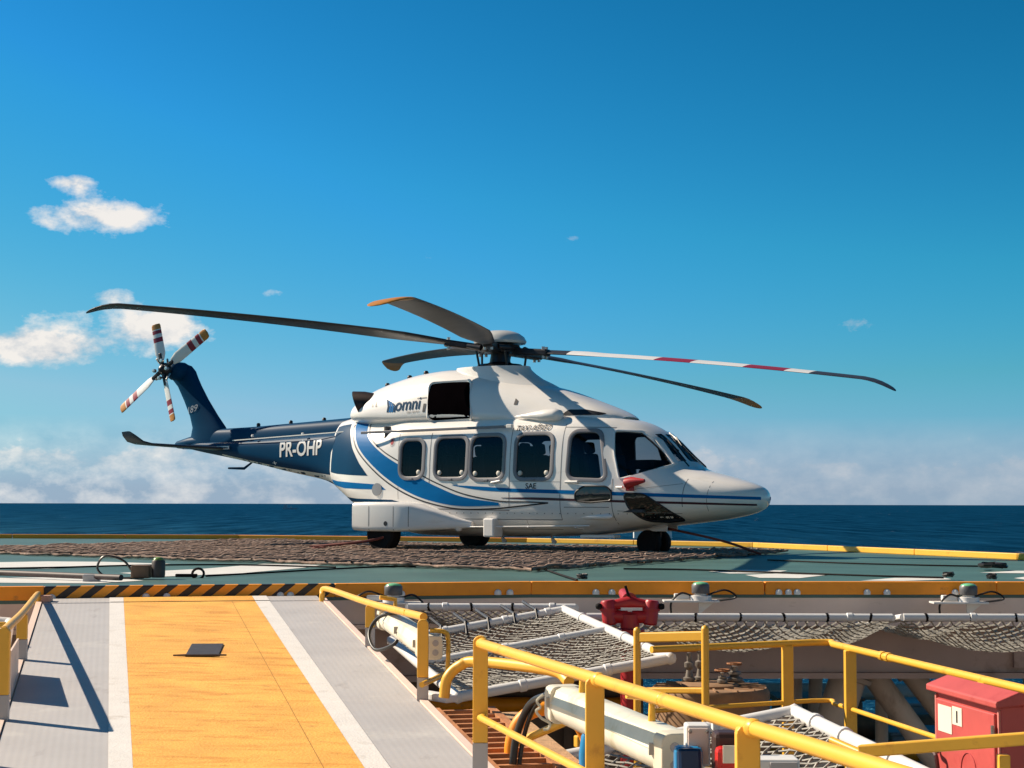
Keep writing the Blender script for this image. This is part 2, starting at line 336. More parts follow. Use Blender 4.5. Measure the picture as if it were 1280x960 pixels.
# drain scuppers: small white domes at the foot of the near kerb
def near_pt(x, off=-.03):
    for (a, b) in zip(NEAR[:-1], NEAR[1:]):
        if a[0] <= x <= b[0]:
            t = (x - a[0]) / (b[0] - a[0]); d = (Vector(b) - Vector(a)).normalized(); nn = Vector((d.y, -d.x))
            p = Vector(a).lerp(Vector(b), t) + nn * (-off); return p, d, nn
SC = mat('scupper_white', (.85, .82, .76), .5, var=.06)
for px in (72, 88, 195, 219, 353, 365, 505, 622, 637, 745, 765, 974, 986, 997, 1085, 1110, 1196):
    X = (px - 640) / FPX * (17.0 if px < 400 else 17.6); p, d, nn = near_pt(X)
    MB().lathe([(.001, -.02), (.036, -.02), (.036, .008), (.027, .026), (.01, .035), (.001, .037)], (p.x, p.y, -.005), n=10).build('scupper', SC, helideck, local=True, smooth=60)
# edge girder under the kerb and the main girder behind it
def edge_strip(name, off, z0, z1, th, m, i0=0, i1=None):
    g = MB(); pts = []
    for k, (x, y) in enumerate(NEAR): pts.append(offset_poly(EDGE, off)[k])
    pin = [offset_poly(EDGE, off + th)[k] for k in range(len(NEAR))]
    for k in range(i0, (i1 or len(NEAR)) - 1):
        a, b, c, d = pts[k], pts[k + 1], pin[k + 1], pin[k]
        g = MB(); g.add([(p.x, p.y, z) for z in (z0, z1) for p in (a, b, c, d)], [(0, 1, 5, 4), (1, 2, 6, 5), (2, 3, 7, 6), (3, 0, 4, 7), (4, 5, 6, 7), (3, 2, 1, 0)])
        g.build(name, m, helideck, local=True)
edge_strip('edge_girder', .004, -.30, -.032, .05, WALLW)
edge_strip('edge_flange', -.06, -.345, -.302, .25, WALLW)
BEAM = mat('under_deck_beam_paint', (.44, .32, .28), .55, var=.12, vs=1.2, dirt=[((.16, .09, .06), .58, 2, (1, 1, 1), .7)])
edge_strip('main_girder', .45, -.86, -.062, .3, BEAM)
edge_strip('girder_flange', .36, -.92, -.862, .48, BEAM)
for k in range(6):
    x = -7 + k * 3.1; y1 = 41 if x < 0 else 35 if x < 4 else 26; MB().box((x, (18.2 + y1) / 2, -.45), (.22, y1 - 18.2, .72)).build('cross_beam', BEAM, helideck, local=True)

# ---- deck paint: white lettering worn by the weather, seen almost edge on
PAINT = mat('worn_white_deck_paint', (.68, .66, .62), .6, var=.1, vs=3, dirt=[((.12, .2, .18), .60, 2.0, (1, 3, 1), .8)])
def deck_paint(px, z=.004):
    pts = [ground(x, y) for x, y in px]; m = MB(); m.add([(p.x, p.y, z) for p in pts], [tuple(range(len(pts)))])
    o = m.build('painted_marking', PAINT, helideck, local=True, fixn=False)
    me = o.data
    if me.polygons[0].normal.z < 0: me.flip_normals()
deck_paint([(-60, 712), (-60, 704), (60, 702), (130, 702.5), (214, 705), (150, 708), (60, 711)])
deck_paint([(-60, 723), (60, 722), (150, 723), (180, 726), (120, 729.5), (20, 729), (-60, 728)])
deck_paint([(205, 721), (150, 716.5), (258, 711), (330, 705), (402, 706.5), (380, 710), (300, 717)])
deck_paint([(886, 714.5), (930, 712.5), (985, 713.5), (965, 717), (912, 717.2)])
deck_paint([(932, 719), (985, 716.5), (1044, 718), (1000, 723), (950, 722.6)])
deck_paint([(1076, 726.2), (1120, 722.6), (1180, 722.4), (1190, 724.5), (1130, 726.5)])
deck_paint([(1268, 723), (1300, 719), (1400, 718), (1400, 725), (1290, 726)])
deck_paint([(1225, 716.2), (1270, 713.8), (1330, 713.8), (1290, 717.0)])
for k, (a, b) in enumerate((((905, 690), (1280, 708)), ((640, 682), (1290, 712)))):
    pass

# ---- ramp up to the deck
RU = Vector((-.228, .9737)).normalized(); RV = Vector((RU.y, -RU.x)); RT = Vector((-1.90, 16.93))     # uphill, to the right, top right corner
def ramp(s, t, dz=0.0):
    p = RT + RV * s - RU * t; return Vector((p.x, p.y, -.012 - .0685 * t + dz))
def ramp_material():
    m = mat('ramp_grey_nonskid', (.47, .45, .445), .6, var=.06, vs=2, dirt=[((.64, .61, .57), .58, 1.3, (1, 1, 1), .55), ((.27, .24, .22), .60, 2.2, (2.5, 1, 1), .5), ((.33, .2, .12), .68, 9, (1, 1, 1), .6)])
    nt = m.node_tree; N = nt.nodes; tc = N.new('ShaderNodeTexCoord')
    dp = N.new('ShaderNodeVectorMath'); dp.operation = 'DOT_PRODUCT'; dp.inputs[1].default_value = (RV.x * 145, RV.y * 145, 0); nt.links.new(tc.outputs['Object'], dp.inputs[0])
    sn = N.new('ShaderNodeMath'); sn.operation = 'SINE'; nt.links.new(dp.outputs['Value'], sn.inputs[0])
    bp = N.new('ShaderNodeBump'); bp.inputs['Strength'].default_value = .06; bp.inputs['Distance'].default_value = .003; nt.links.new(sn.outputs[0], bp.inputs['Height'])
    nt.links.new(bp.outputs[0], N['Principled BSDF'].inputs['Normal']); return m
RAMPM = ramp_material()
def ramp_quad(s0, s1, t0, t1, dz, th=None, n=1):
    m = MB()
    if th is None: m.add([ramp(s0, t1, dz), ramp(s1, t1, dz), ramp(s1, t0, dz), ramp(s0, t0, dz)], [(0, 1, 2, 3)])
    else:
        a = [ramp(s0, t1, dz), ramp(s1, t1, dz), ramp(s1, t0, dz), ramp(s0, t0, dz)]
        m.add([p - Vector((0, 0, th)) for p in a] + a, [(0, 1, 5, 4), (1, 2, 6, 5), (2, 3, 7, 6), (3, 0, 4, 7), (4, 5, 6, 7), (3, 2, 1, 0)])
    return m
RW = 2.60
rampo = ramp_quad(-RW, 0, .34, 13.5, 0, .14).build('ramp', RAMPM, kind='structure', bevel=.006)
ramp_quad(-RW, 0, -.03, .325, .004, .14).build('hinge_plate', RAMPM, rampo, local=True, bevel=.01)
RYEL = mat('ramp_yellow_nonskid', (.86, .43, .075), .7, var=.15, vs=2.5, bump=.55, bs=55, dirt=[((.58, .22, .022), .50, 2.2, (1, 4, 1), .7), ((.26, .12, .03), .60, 7, (1, 3, 1), .8), ((.86, .6, .2), .66, 9, (1, 1, 1), .5)])
RWHT = mat('ramp_white_line', (.74, .70, .66), .65, var=.06, vs=5, bump=.3, bs=60, dirt=[((.5, .44, .38), .58, 4, (1, 1, 1), .6), ((.36, .28, .2), .66, 13, (1, 1, 1), .6)])
for t0, t1, dz in ((-.028, .323, .009), (.342, 13.4, .005)):
    ramp_quad(-1.86, -.64, t0, t1, dz).build('yellow_walkway_paint', RYEL, rampo, local=True)
    ramp_quad(-1.99, -1.861, t0, t1, dz).build('white_edge_line', RWHT, rampo, local=True)
    ramp_quad(-.639, -.50, t0, t1, dz).build('white_edge_line', RWHT, rampo, local=True)
# expansion joint and side stringers
ramp_quad(-.86, -.856, .35, 13.4, .0065).build('paint_seam', mat('seam_brown', (.35, .17, .03), .8), rampo, local=True)
for s in (-RW - .03, .03):
    MB().bar(ramp(s, .2, -.10), ramp(s, 13.4, -.10), .05, .22).build('stringer', WALLW, rampo, local=True)
# ramp hatch cover with its lug
hp = ramp(-1.27, 3.36, .012)
hc = thing('deck_hatch', 'small dark square plate lying on the yellow ramp walkway', 'hatch', hp)
DKP = mat('dark_plate', (.055, .045, .042), .55, var=.25, vs=12)
rot = Matrix((Vector((.98, .1, 0)).normalized(), Vector((-.1, .98, .068)).normalized(), Vector((0, -.068, 1)).normalized())).transposed()
MB().box(hp + Vector((0, 0, -.002)), (.25, .60, .008), rot).build('cover_plate', DKP, hc, bevel=.006)
MB().prism([(-.20, 0), (.20, .02), (.0, .055)], hp + Vector((.02, -.33, -.022)), (1, 0, 0), (0, 1, .068), (0, 0, 1), .012).build('lip', DKP, hc)

# ---- unseen cream wall, added behind the viewer to bounce warm light on shaded faces
CREAM = mat('bounce_wall_cream', (.80, .72, .60), .55, var=.06, vs=.6, dirt=[((.5, .33, .2), .66, 1.5, (1, 1, .3), .6)])
ab = MB().box((2, -11, 1.0), (34, 8, 15)).build('added_bounce_wall', CREAM, kind='structure', bevel=.05)
for zz in (-3.2, -.4, 2.4, 5.2):
    for k in range(11):
        x = -13 + k * 3.0
        f_ = MB().box((x, -6.97, zz), (.9, .08, 1.1)).build('window_frame', WALLW, ab, local=True, bevel=.02); MB().box((x, -6.92, zz), (.72, .04, .92)).build('window_pane', MATS['black_cable'], f_, local=True)  # frames and panes dressing the added bounce wall

# ================================================================== HELICOPTER
HELI_O = Vector((-.2246, 32.1, 0.0)); HELI_A = rad(-35)
heli = thing('helicopter', 'white and blue offshore passenger helicopter parked on the helideck', 'helicopter', HELI_O, HELI_A)

def sect(x, zb, zc, zt, w, nu, nl, tum, N=72):
    r = []
    for k in range(N):
        t = 2 * math.pi * (k + .5) / N; c = math.cos(t); s_ = math.sin(t)
        nn = nu if s_ >= 0 else nl
        y = w * math.copysign(abs(c) ** (2 / nn), c); q = abs(s_) ** (2 / nn)
        z = zc + (zt - zc) * q if s_ >= 0 else zc - (zc - zb) * q
        if s_ > 0: y *= 1 - tum * q
        r.append(Vector((x, y, z)))
    return r
def loft(table, xs, N=72):
    cols = list(zip(*sorted(table))); X = cols[0]
    return [sect(x, *[pchip(X, cols[i], x) for i in range(1, 8)], N=N) for x in xs]

#        x      zb    zc    zt    w    nu   nl   tumble
BODY = [(5.52, .95, 1.00, 1.05, .06, 2.0, 2.0, 0), (5.46, .84, 1.00, 1.15, .26, 2.1, 2.0, 0), (5.30, .755, 1.00, 1.235, .45, 2.2, 2.1, 0), (5.0, .68, 1.00, 1.325, .64, 2.3, 2.2, 0),
        (4.55, .61, 1.01, 1.435, .81, 2.4, 2.3, .0), (4.2, .57, 1.03, 1.525, .88, 2.6, 2.5, .02), (4.02, .55, 1.06, 1.64, .93, 2.6, 2.6, .05), (3.75, .52, 1.10, 1.93, .99, 2.6, 2.7, .09),
        (3.45, .48, 1.14, 2.17, 1.05, 2.7, 2.9, .11), (3.1, .44, 1.16, 2.34, 1.10, 3.0, 3.0, .11), (2.7, .39, 1.18, 2.43, 1.14, 3.9, 3.2, .09), (2.0, .33, 1.20, 2.48, 1.16, 5.2, 3.4, .07),
        (0, .29, 1.20, 2.50, 1.16, 5.6, 3.4, .07), (-1.4, .30, 1.20, 2.51, 1.16, 5.4, 3.2, .07), (-2.1, .42, 1.22, 2.52, 1.14, 3.6, 3.0, .09), (-2.7, .66, 1.32, 2.56, 1.05, 3.2, 2.8, .1),
        (-3.2, .92, 1.45, 2.60, .86, 2.9, 2.6, .1), (-3.62, 1.14, 1.60, 2.56, .655, 2.6, 2.5, .1)]
xs = list(np.concatenate([np.linspace(-3.62, 2.5, 44), np.linspace(2.62, 4.4, 26), np.linspace(4.48, 5.4, 14), [5.43, 5.46, 5.485, 5.505, 5.52]]))
bm_body = MB().rings(loft(BODY, xs))
def bvh_of(mb):
    bm = bmesh.new(); vs = [bm.verts.new(v) for v in mb.v]
    for f in mb.f:
        try: bm.faces.new([vs[i] for i in f])
        except ValueError: pass
    bmesh.ops.recalc_face_normals(bm, faces=bm.faces); bmesh.ops.triangulate(bm, faces=bm.faces); t = BVHTree.FromBMesh(bm); bm.free(); return t
BODY_T = bvh_of(bm_body)

def hit_side(tree, x, z, side=-1):
    h = tree.ray_cast(Vector((x, side * 5, z)), Vector((0, -side, 0)))
    return (h[0], h[1]) if h[0] is not None else None
def rounded(poly, r, n=6):
    out = []; m = len(poly)
    for i in range(m):
        p0, p1, p2 = Vector(poly[i - 1]), Vector(poly[i]), Vector(poly[(i + 1) % m]); a = (p0 - p1); b = (p2 - p1)
        rr = min(r, a.length * .45, b.length * .45); A = p1 + a.normalized() * rr; B = p1 + b.normalized() * rr
        for k in range(n + 1):
            t = k / n; out.append(A * (1 - t) ** 2 + p1 * 2 * t * (1 - t) + B * t * t)
    return out
def scaled_in(poly, d):
    """poly shrunk by d (grown when negative), wound so that it stays simple"""
    ar = sum(poly[i - 1][0] * poly[i][1] - poly[i][0] * poly[i - 1][1] for i in range(len(poly)))
    return [Vector((p.x, p.y)) for p in offset_poly([(p[0], p[1]) for p in poly], d if ar > 0 else -d)]

def inside(p, poly):
    c = False; j = len(poly) - 1
    for i in range(len(poly)):
        if (poly[i][1] > p[1]) != (poly[j][1] > p[1]) and p[0] < (poly[j][0] - poly[i][0]) * (p[1] - poly[i][1]) / (poly[j][1] - poly[i][1]) + poly[i][0]: c = not c
        j = i
    return c
def decal(name, polys, m, parent, tree=None, off=.004, grid=.07, side=-1, mesh=None, holes=()):
    """paint, trim or panes laid on a flank: 2-D outlines in (x, z) wrapped on to the surface"""
    bm = bmesh.new()
    if mesh is not None:
        vs = [bm.verts.new((v[0], v[1], 0)) for v in mesh[0]]
        for f in mesh[1]:
            try: bm.faces.new([vs[i] for i in f])
            except ValueError: pass
        bmesh.ops.triangulate(bm, faces=bm.faces)
    else:
        for poly in polys:
            vs = [bm.verts.new((p[0], p[1], 0)) for p in poly]
            try: bm.faces.new(vs)
            except ValueError: continue
        bmesh.ops.triangulate(bm, faces=bm.faces)
    X = [v.co.x for v in bm.verts]; Y = [v.co.y for v in bm.verts]
    for ax, lo, hi in ((0, min(X), max(X)), (1, min(Y), max(Y))):
        k = math.floor(lo / grid) + 1
        while k * grid < hi:
            c = [0, 0, 0]; c[ax] = k * grid; nn = [0, 0, 0]; nn[ax] = 1
            bmesh.ops.bisect_plane(bm, geom=bm.verts[:] + bm.edges[:] + bm.faces[:], dist=1e-5, plane_co=c, plane_no=nn); k += 1
    if holes:
        bmesh.ops.delete(bm, geom=[f for f in bm.faces if any(inside(f.calc_center_median(), h_) for h_ in holes)], context='FACES')
    dead = []
    for v in bm.verts:
        h = hit_side(tree or BODY_T, v.co.x, v.co.y, side)
        if h is None: dead.append(v)
        else: v.co = h[0] + h[1] * off
    bmesh.ops.delete(bm, geom=dead, context='VERTS')
    for f in bm.faces:
        if f.normal.y * side < 0: f.normal_flip()
    me = bpy.data.meshes.new(name); bm.to_mesh(me); bm.free(); me.materials.append(m)
    me.polygons.foreach_set('use_smooth', [True] * len(me.polygons))
    o = bpy.data.objects.new(name, me); COL.objects.link(o); o.parent = parent; return o
def ribbon(up, lo): return [list(up) + list(reversed(list(lo)))]
def curve2(pts, n=8): return [Vector((p.x, p.y)) for p in spline([(p[0], p[1], 0) for p in pts], n)]
def text_mesh(txt, size, bold=0.0, shear=0.0, space=1.0):
    c = bpy.data.curves.new('t', 'FONT'); c.body = txt; c.size = size; c.offset = bold; c.shear = shear; c.space_character = space; c.resolution_u = 3; c.fill_mode = 'FRONT'
    o = bpy.data.objects.new('t', c); COL.objects.link(o); dg = bpy.context.evaluated_depsgraph_get(); me = o.evaluated_get(dg).to_mesh()
    vs = [v.co.copy() for v in me.vertices]; fs = [tuple(p.vertices) for p in me.polygons]
    o.evaluated_get(dg).to_mesh_clear(); bpy.data.objects.remove(o); bpy.data.curves.remove(c); return vs, fs
def lettering(txt, a, b, height, m, parent, tree=None, bold=0.0, shear=0.0, name='lettering', off=.008):
    """text whose baseline runs from a to b in (x, z), capital height given"""
    vs, fs = text_mesh(txt, 1.0, bold, shear); x0 = min(v.x for v in vs); x1 = max(v.x for v in vs); y0 = min(v.y for v in vs); y1 = max(v.y for v in vs)
    A = Vector(a); B = Vector(b); out = []
    for v in vs:
        u = (v.x - x0) / (x1 - x0); w = v.y / .73 * height; p = A.lerp(B, u); out.append((p.x, p.y + w))
    return decal(name, None, m, parent, tree, off, grid=.035, mesh=(out, fs))

# ---- fuselage shell with real window openings
WIN = {'rear': [(-1.46, 1.385), (-1.46, 2.065), (-.95, 2.065), (-.95, 1.385)], 'second': [(-.64, 1.37), (-.64, 2.095), (.05, 2.095), (.05, 1.37)],
       'third': [(.17, 1.35), (.17, 2.11), (.87, 2.11), (.87, 1.35)], 'fourth': [(1.16, 1.35), (1.16, 2.115), (1.90, 2.115), (1.90, 1.35)],
       'crew': [(2.27, 1.35), (2.29, 2.14), (2.80, 2.15), (3.00, 1.32)], 'pilot': [(3.12, 1.75), (3.00, 2.17), (3.40, 2.15), (3.62, 2.01), (4.03, 1.575), (3.97, 1.53), (3.26, 1.32)]}
WR = {'pilot': .06, 'crew': .15}
cut = MB()
for k, poly in WIN.items():
    p = rounded(poly, WR.get(k, .17))
    for s_ in (-1, 1): cut.prism([(q.x, q.y) for q in p], (0, s_ * .51, 0), (1, 0, 0), (0, 0, 1), (0, s_, 0), 1.2)
SCREEN = [(.05, 1.64), (.05, 2.13), (.38, 2.10), (.48, 1.98), (.48, 1.63)]
for s_ in (-1, 1): cut.prism([(q.x * s_, q.y) for q in rounded(SCREEN, .05)], (3.3, 0, 0), (0, 1, 0), (0, 0, 1), (1, 0, 0), 1.6)
cuto = cut.build('cutter', INTR, local=True)
tmp = bm_body.build('fuselage_tmp', [HPW, INTR], local=True, smooth=50)
md = tmp.modifiers.new('s', 'SOLIDIFY'); md.thickness = .035; md.offset = -1; md.material_offset = 1; md.material_offset_rim = 1
md = tmp.modifiers.new('b', 'BOOLEAN'); md.object = cuto; md.operation = 'DIFFERENCE'; md.solver = 'EXACT'
dg = bpy.context.evaluated_depsgraph_get(); me = bpy.data.meshes.new_from_object(tmp.evaluated_get(dg))
me.name = 'fuselage'; bpy.data.objects.remove(tmp); bpy.data.objects.remove(cuto)
me.polygons.foreach_set('use_smooth', [True] * len(me.polygons)); me.set_sharp_from_angle(angle=rad(38))
body = bpy.data.objects.new('fuselage', me); COL.objects.link(body); body.parent = heli

# ---- panes and frames
def window(name, poly, r, gm, side, frame=True, fw=.055, fm=HGRY, po=-.012):
    p = rounded(poly, r); pane = decal(name, [[(q.x, q.y) for q in scaled_in(p, -.004)]], gm, heli, off=po, grid=.09, side=side)
    if frame:
        o_ = scaled_in(p, -fw); i_ = scaled_in(p, .012); n_ = len(p); rr = []
        for pts, off in ((o_, .002), (o_, .016), (p, .022), (i_, .012), (i_, -.03)):
            row = []
            for q in pts:
                h = hit_side(BODY_T, q.x, q.y, side) or BODY_T.find_nearest(Vector((q.x, side * .6, q.y)))[:2]; row.append(h[0] + h[1] * off)
            rr.append(row)
        MB().rings(rr, cap=False).build('window_frame', fm, pane, local=True, smooth=50)
    return pane
for s_ in (-1, 1):
    for k, poly in WIN.items():
        w_ = window('window', poly, WR.get(k, .17), GLASS, s_, True, .02 if k == 'pilot' else .058, HPW if k == 'pilot' else HGRY)
# bubble corners: the pale vent knobs low in the cabin windows
for k in ('rear', 'second', 'third', 'fourth'):
    poly = WIN[k]; x0, x1, z0 = poly[0][0], poly[2][0], poly[0][1]
    for x in ((x0 + .09, x1 - .09) if k not in ('rear',) else (x1 - .09,)):
        h = hit_side(BODY_T, x, z0 + .09)
        MB().lathe([(.001, -.02), (.045, -.02), (.045, .006), (.03, .014), (.001, .016)], h[0], h[1], 12).build('vent_knob', mat('knob_cream', (.62, .58, .5), .5), body, local=True, smooth=50)
    h = hit_side(BODY_T, (x0 + x1) / 2, z0 - .035); MB().box(h[0] + h[1] * .02, (.09, .03, .035)).build('window_latch', HGRY, body, local=True, bevel=.006)
# windscreen: two front panes and a centre post, wiper arms
for s_ in (-1, 1):
    bm = MB(); rows = []
    zs = np.linspace(1.635, 2.135, 9); ys = np.linspace(.03, .495, 7); vs = []
    for z in zs:
        for y in ys:
            h = BODY_T.ray_cast(Vector((8, s_ * y, z)), Vector((-1, 0, 0))); vs.append(h[0] - h[1] * .010)
    fs = [(i * 7 + j, i * 7 + j + 1, (i + 1) * 7 + j + 1, (i + 1) * 7 + j) for i in range(8) for j in range(6)]
    bm.add(vs, fs).build('windscreen', GLASS, heli, local=True, smooth=60, fixn=True)
    def on_screen(y, z, o=.03):
        h = BODY_T.ray_cast(Vector((8, s_ * y, z)), Vector((-1, 0, 0))); return h[0] + h[1] * o
    MB().tube([on_screen(.30, 1.52, .03), on_screen(.26, 1.75, .05), on_screen(.20, 1.98, .045)], .013, 6).build('wiper_arm', HBLK, heli, local=True)
    MB().tube([on_screen(.10, 1.80, .03), on_screen(.32, 2.06, .03)], .011, 6).build('wiper_blade', HBLK, heli, local=True)

# ---- cabin fittings seen through the glass
MB().box((.6, 0, .78), (6.2, 2.0, .05)).build('cabin_floor', INTR, heli, local=True)
MB().box((-1.95, 0, 1.55), (.05, 2.0, 1.6)).build('rear_bulkhead', INTR, heli, local=True)
MB().box((3.55, 0, 1.25), (.35, 1.3, .5)).build('instrument_panel', INTR, heli, local=True, bevel=.05)
MB().box((3.42, 0, 1.58), (.5, 1.25, .16)).build('glare_shield', SEATM, heli, local=True, bevel=.05)
def seat(x, y, face=1, hd=1.0):
    s_ = MB().box((x, y, 1.03), (.46, .44, .14)); o = s_.build('seat', SEATM, heli, local=True, bevel=.04)
    tilt = Matrix.Rotation(rad(-8 * face), 3, 'Y')
    MB().box((x - .22 * face, y, 1.43), (.12, .42, .72), tilt).build('backrest', SEATM, o, local=True, bevel=.045)
    MB().box((x - .28 * face, y, 1.89), (.11, .25, .20), tilt).build('headrest', SEATM, o, local=True, bevel=.04)
for x in (-1.2, -.35, .5, 1.35):
    for y in (-.72, -.24, .24, .72): seat(x, y, 1)
for y in (-.45, .45): seat(2.55, y)

# ---- engine cowling
#        x      zb    zc    zt    w    nu   nl  tum
COWL = [(2.86, 2.34, 2.40, 2.45, .30, 2.2, 2, 0), (2.72, 2.3, 2.40, 2.52, .50, 2.4, 2, 0), (2.45, 2.26, 2.42, 2.63, .66, 2.6, 2, .05), (2.0, 2.2, 2.43, 2.80, .78, 2.6, 2, .12), (1.5, 2.2, 2.44, 2.97, .86, 2.6, 2, .18),
        (.9, 2.2, 2.46, 3.12, .93, 2.6, 2, .22), (.3, 2.2, 2.50, 3.26, .98, 2.7, 2, .24), (-.4, 2.2, 2.54, 3.38, 1.0, 2.8, 2, .24), (-1.0, 2.2, 2.56, 3.43, 1.01, 2.8, 2, .24), (-1.6, 2.2, 2.56, 3.39, 1.0, 2.7, 2, .24),
        (-2.2, 2.2, 2.58, 3.28, .96, 2.6, 2, .22), (-2.6, 2.22, 2.60, 3.17, .92, 2.5, 2, .2), (-2.9, 2.26, 2.62, 3.04, .84, 2.4, 2, .16), (-3.08, 2.3, 2.62, 2.92, .74, 2.3, 2, .1)]
COWL = [(c[0], c[1] + .10, c[2] - .02, c[3], c[4] * (.93 if c[0] < 2.3 else 1), c[5], c[6], c[7] * .8) for c in COWL]
cw = MB().rings(loft(COWL, list(np.linspace(-3.08, 2.4, 48)) + [2.52, 2.62, 2.7, 2.76, 2.82, 2.86], N=56)); COWL_T = bvh_of(cw)
cowl = cw.build('engine_cowling', HPW, heli, local=True, smooth=45)
# mast collar
def ell(z, x0, x1, w, n_=40): return [Vector(((x0 + x1) / 2 + (x1 - x0) / 2 * math.cos(2 * math.pi * k / n_), w * math.sin(2 * math.pi * k / n_), z)) for k in range(n_)]
MB().rings([ell(2.9, -1.15, 1.55, .62), ell(3.10, -1.05, 1.15, .56), ell(3.2, -.9, .92, .52), ell(3.30, -.9, .76, .49), ell(3.385, -.95, .66, .47), ell(3.45, -.95, .63, .45), ell(3.458, -.7, .5, .36)]).build('mast_fairing', HPW, heli, local=True, smooth=40)
# intake opening with its black cover, per side
for s_ in (-1, 1):
    pol = rounded([(-.96, 2.42), (-1.10, 3.15), (-.20, 3.17), (.03, 2.44)], .10, 5)
    decal('intake_opening', [[(q.x, q.y) for q in pol]], mat('intake_black', (.0022, .0015, .002), .95, var=.3, spec=.0), cowl, COWL_T, off=.006, grid=.08, side=s_)
    pr = scaled_in(pol, -.018); rows = []
    for pts, off in ((pr, .0), (pr, .03), (pol, .035), (scaled_in(pol, .02), .004)):
        rows.append([(lambda h: h[0] + h[1] * off)(hit_side(COWL_T, q.x, q.y, s_)) for q in pts])
    MB().rings(rows, cap=False).build('intake_lip', HPW, cowl, local=True, smooth=40)
    # front ram-air slot under the cowl lip
    decal('air_slot', [[(q[0], q[1]) for q in rounded([(1.86, 2.465), (1.98, 2.565), (2.3, 2.56), (2.66, 2.485), (2.60, 2.455)], .04)]], HBLK, cowl, COWL_T, off=.008, grid=.06, side=s_)
    # exhaust nozzle, scarfed end, dark inside
    ex = []
    for t_, r_, dx in ((-2.55, .22, 0), (-2.78, .25, 0), (-2.93, .255, .09)):
        ex.append([Vector((t_ + dx * -math.cos(2 * math.pi * k / 28) * 1.0 - .12 * math.sin(2 * math.pi * k / 28) * (1 if t_ < -2.9 else 0), s_ * (.56 + (-2.55 - t_) * .22) + r_ * .82 * math.cos(2 * math.pi * k / 28), 2.80 + (-2.55 - t_) * .05 + r_ * math.sin(2 * math.pi * k / 28))) for k in range(28)])
    ins = [[p + (Vector((p.x, s_ * .62, 2.82)) - p) * .07 for p in r] for r in reversed(ex)]
    MB().rings(ex + ins, cap=False).build('exhaust_nozzle', mat('burnt_exhaust', (.05, .03, .025), .45, metal=.6, var=.4, vs=6), cowl, local=True, smooth=50)
    # louvres, door-rail fairing and a roof bump
    for x in (-2.42, -2.32):
        decal('louvre', [[(x - .02, 2.74), (x - .06, 2.86), (x - .01, 2.86), (x + .03, 2.74)]], HBLK, cowl, COWL_T, off=.006, side=s_)
    decal('vent', [[(-1.12, 2.6), (-1.12, 2.76), (-1.06, 2.76), (-1.06, 2.6)]], HBLK, cowl, COWL_T, off=.006, side=s_)
    decal('vent', [[(.87, 2.68), (.87, 2.80), (.94, 2.75), (.94, 2.68)]], HBLK, cowl, COWL_T, off=.006, side=s_)
    bump = [[Vector((x, s_ * (.90 + .15 * q * math.cos(a)), 2.46 + .12 * q * math.sin(a))) for a in np.linspace(0, 2 * math.pi, 20, endpoint=False)] for x, q in ((.95, .02), (1.25, .45), (1.6, .9), (1.85, 1.0), (1.95, .75), (2.0, .1))]
    MB().rings(bump).build('roof_fairing', HPW, heli, local=True, smooth=45)
    MB().bar((-2.45, s_ * 1.105, 2.235), (.95, s_ * 1.11, 2.275), .05, .035, (0, s_, 0)).build('door_rail', HGRY, heli, local=True, bevel=.008)
    MB().box((1.0, s_ * 1.10, 2.28), (.12, .07, .07)).build('door_roller', HPW, heli, local=True, bevel=.01)
for x, z in ((-2.55, 3.19), (-2.0, 3.32), (-1.6, 3.39)):
    MB().lathe([(.05, -.06), (.05, .02), (.03, .05), (.001, .055)], (x, -.2, z), n=12).build('cowl_latch', HDK, cowl, local=True, smooth=50)

# ---- tail boom with its spine
BOOM = [(-3.55, 1.12, 1.66, 2.32, .64, 4.4, 2.5, .0), (-4.1, 1.335, 1.76, 2.29, .53, 4.4, 2.5, 0), (-5.0, 1.50, 1.85, 2.25, .43, 4.4, 2.4, 0), (-6.0, 1.69, 1.95, 2.21, .34, 4.0, 2.4, 0),
        (-7.0, 1.86, 2.05, 2.19, .25, 3.2, 2.3, 0), (-7.8, 1.99, 2.12, 2.2, .17, 2.2, 2.2, 0), (-8.25, 2.08, 2.14, 2.2, .08, 2, 2, 0), (-8.36, 2.12, 2.14, 2.17, .02, 2, 2, 0)]
bo = MB().rings(loft(BOOM, list(np.linspace(-8.36, -3.55, 40)), N=40)); BOOM_T = bvh_of(bo)
boom = bo.build('tail_boom', HNAVY, heli, local=True, smooth=40)
SP = [(-3.5, 2.0, 2.3, 2.60, .34, 3.4, 3, .1), (-5.0, 2.0, 2.25, 2.535, .27, 3.4, 3, .1), (-6.5, 2.0, 2.2, 2.475, .21, 3.2, 3, .1), (-7.4, 2.0, 2.2, 2.46, .16, 3, 3, .1)]
MB().rings(loft(SP, list(np.linspace(-7.4, -3.5, 12)), N=32)).build('drive_shaft_cover', HNAVY, boom, local=True, smooth=40)
for x in (-4.3, -5.2, -6.1): MB().lathe([(.04, -.05), (.04, .03), (.02, .05), (.001, .05)], (x, -.06, pchip([-7.4, -3.5], [2.46, 2.6], x)), n=10).build('antenna_stub', HBLK, boom, local=True, smooth=50)
MB().bar((-6.6, -.305, 2.195), (-3.3, -.62, 2.295), .012, .02).build('spine_seam', HPW, boom, local=True)
for x in (-6.0, -4.5):
    h = hit_side(BOOM_T, x, 2.0); MB().lathe([(.03, -.02), (.03, .015), (.001, .02)], h[0] + Vector((0, 0, .28)), (0, -1, 0), 10).build('rivet_plate', HPW, boom, local=True)
decal('keel_stripe', ribbon(curve2([(-7.0, 1.925), (-6.5, 1.84), (-5.2, 1.63), (-3.55, 1.44)]), curve2([(-7.0, 1.9), (-6.5, 1.79), (-5.2, 1.55), (-3.55, 1.30)])), HPW, boom, BOOM_T, off=.004)
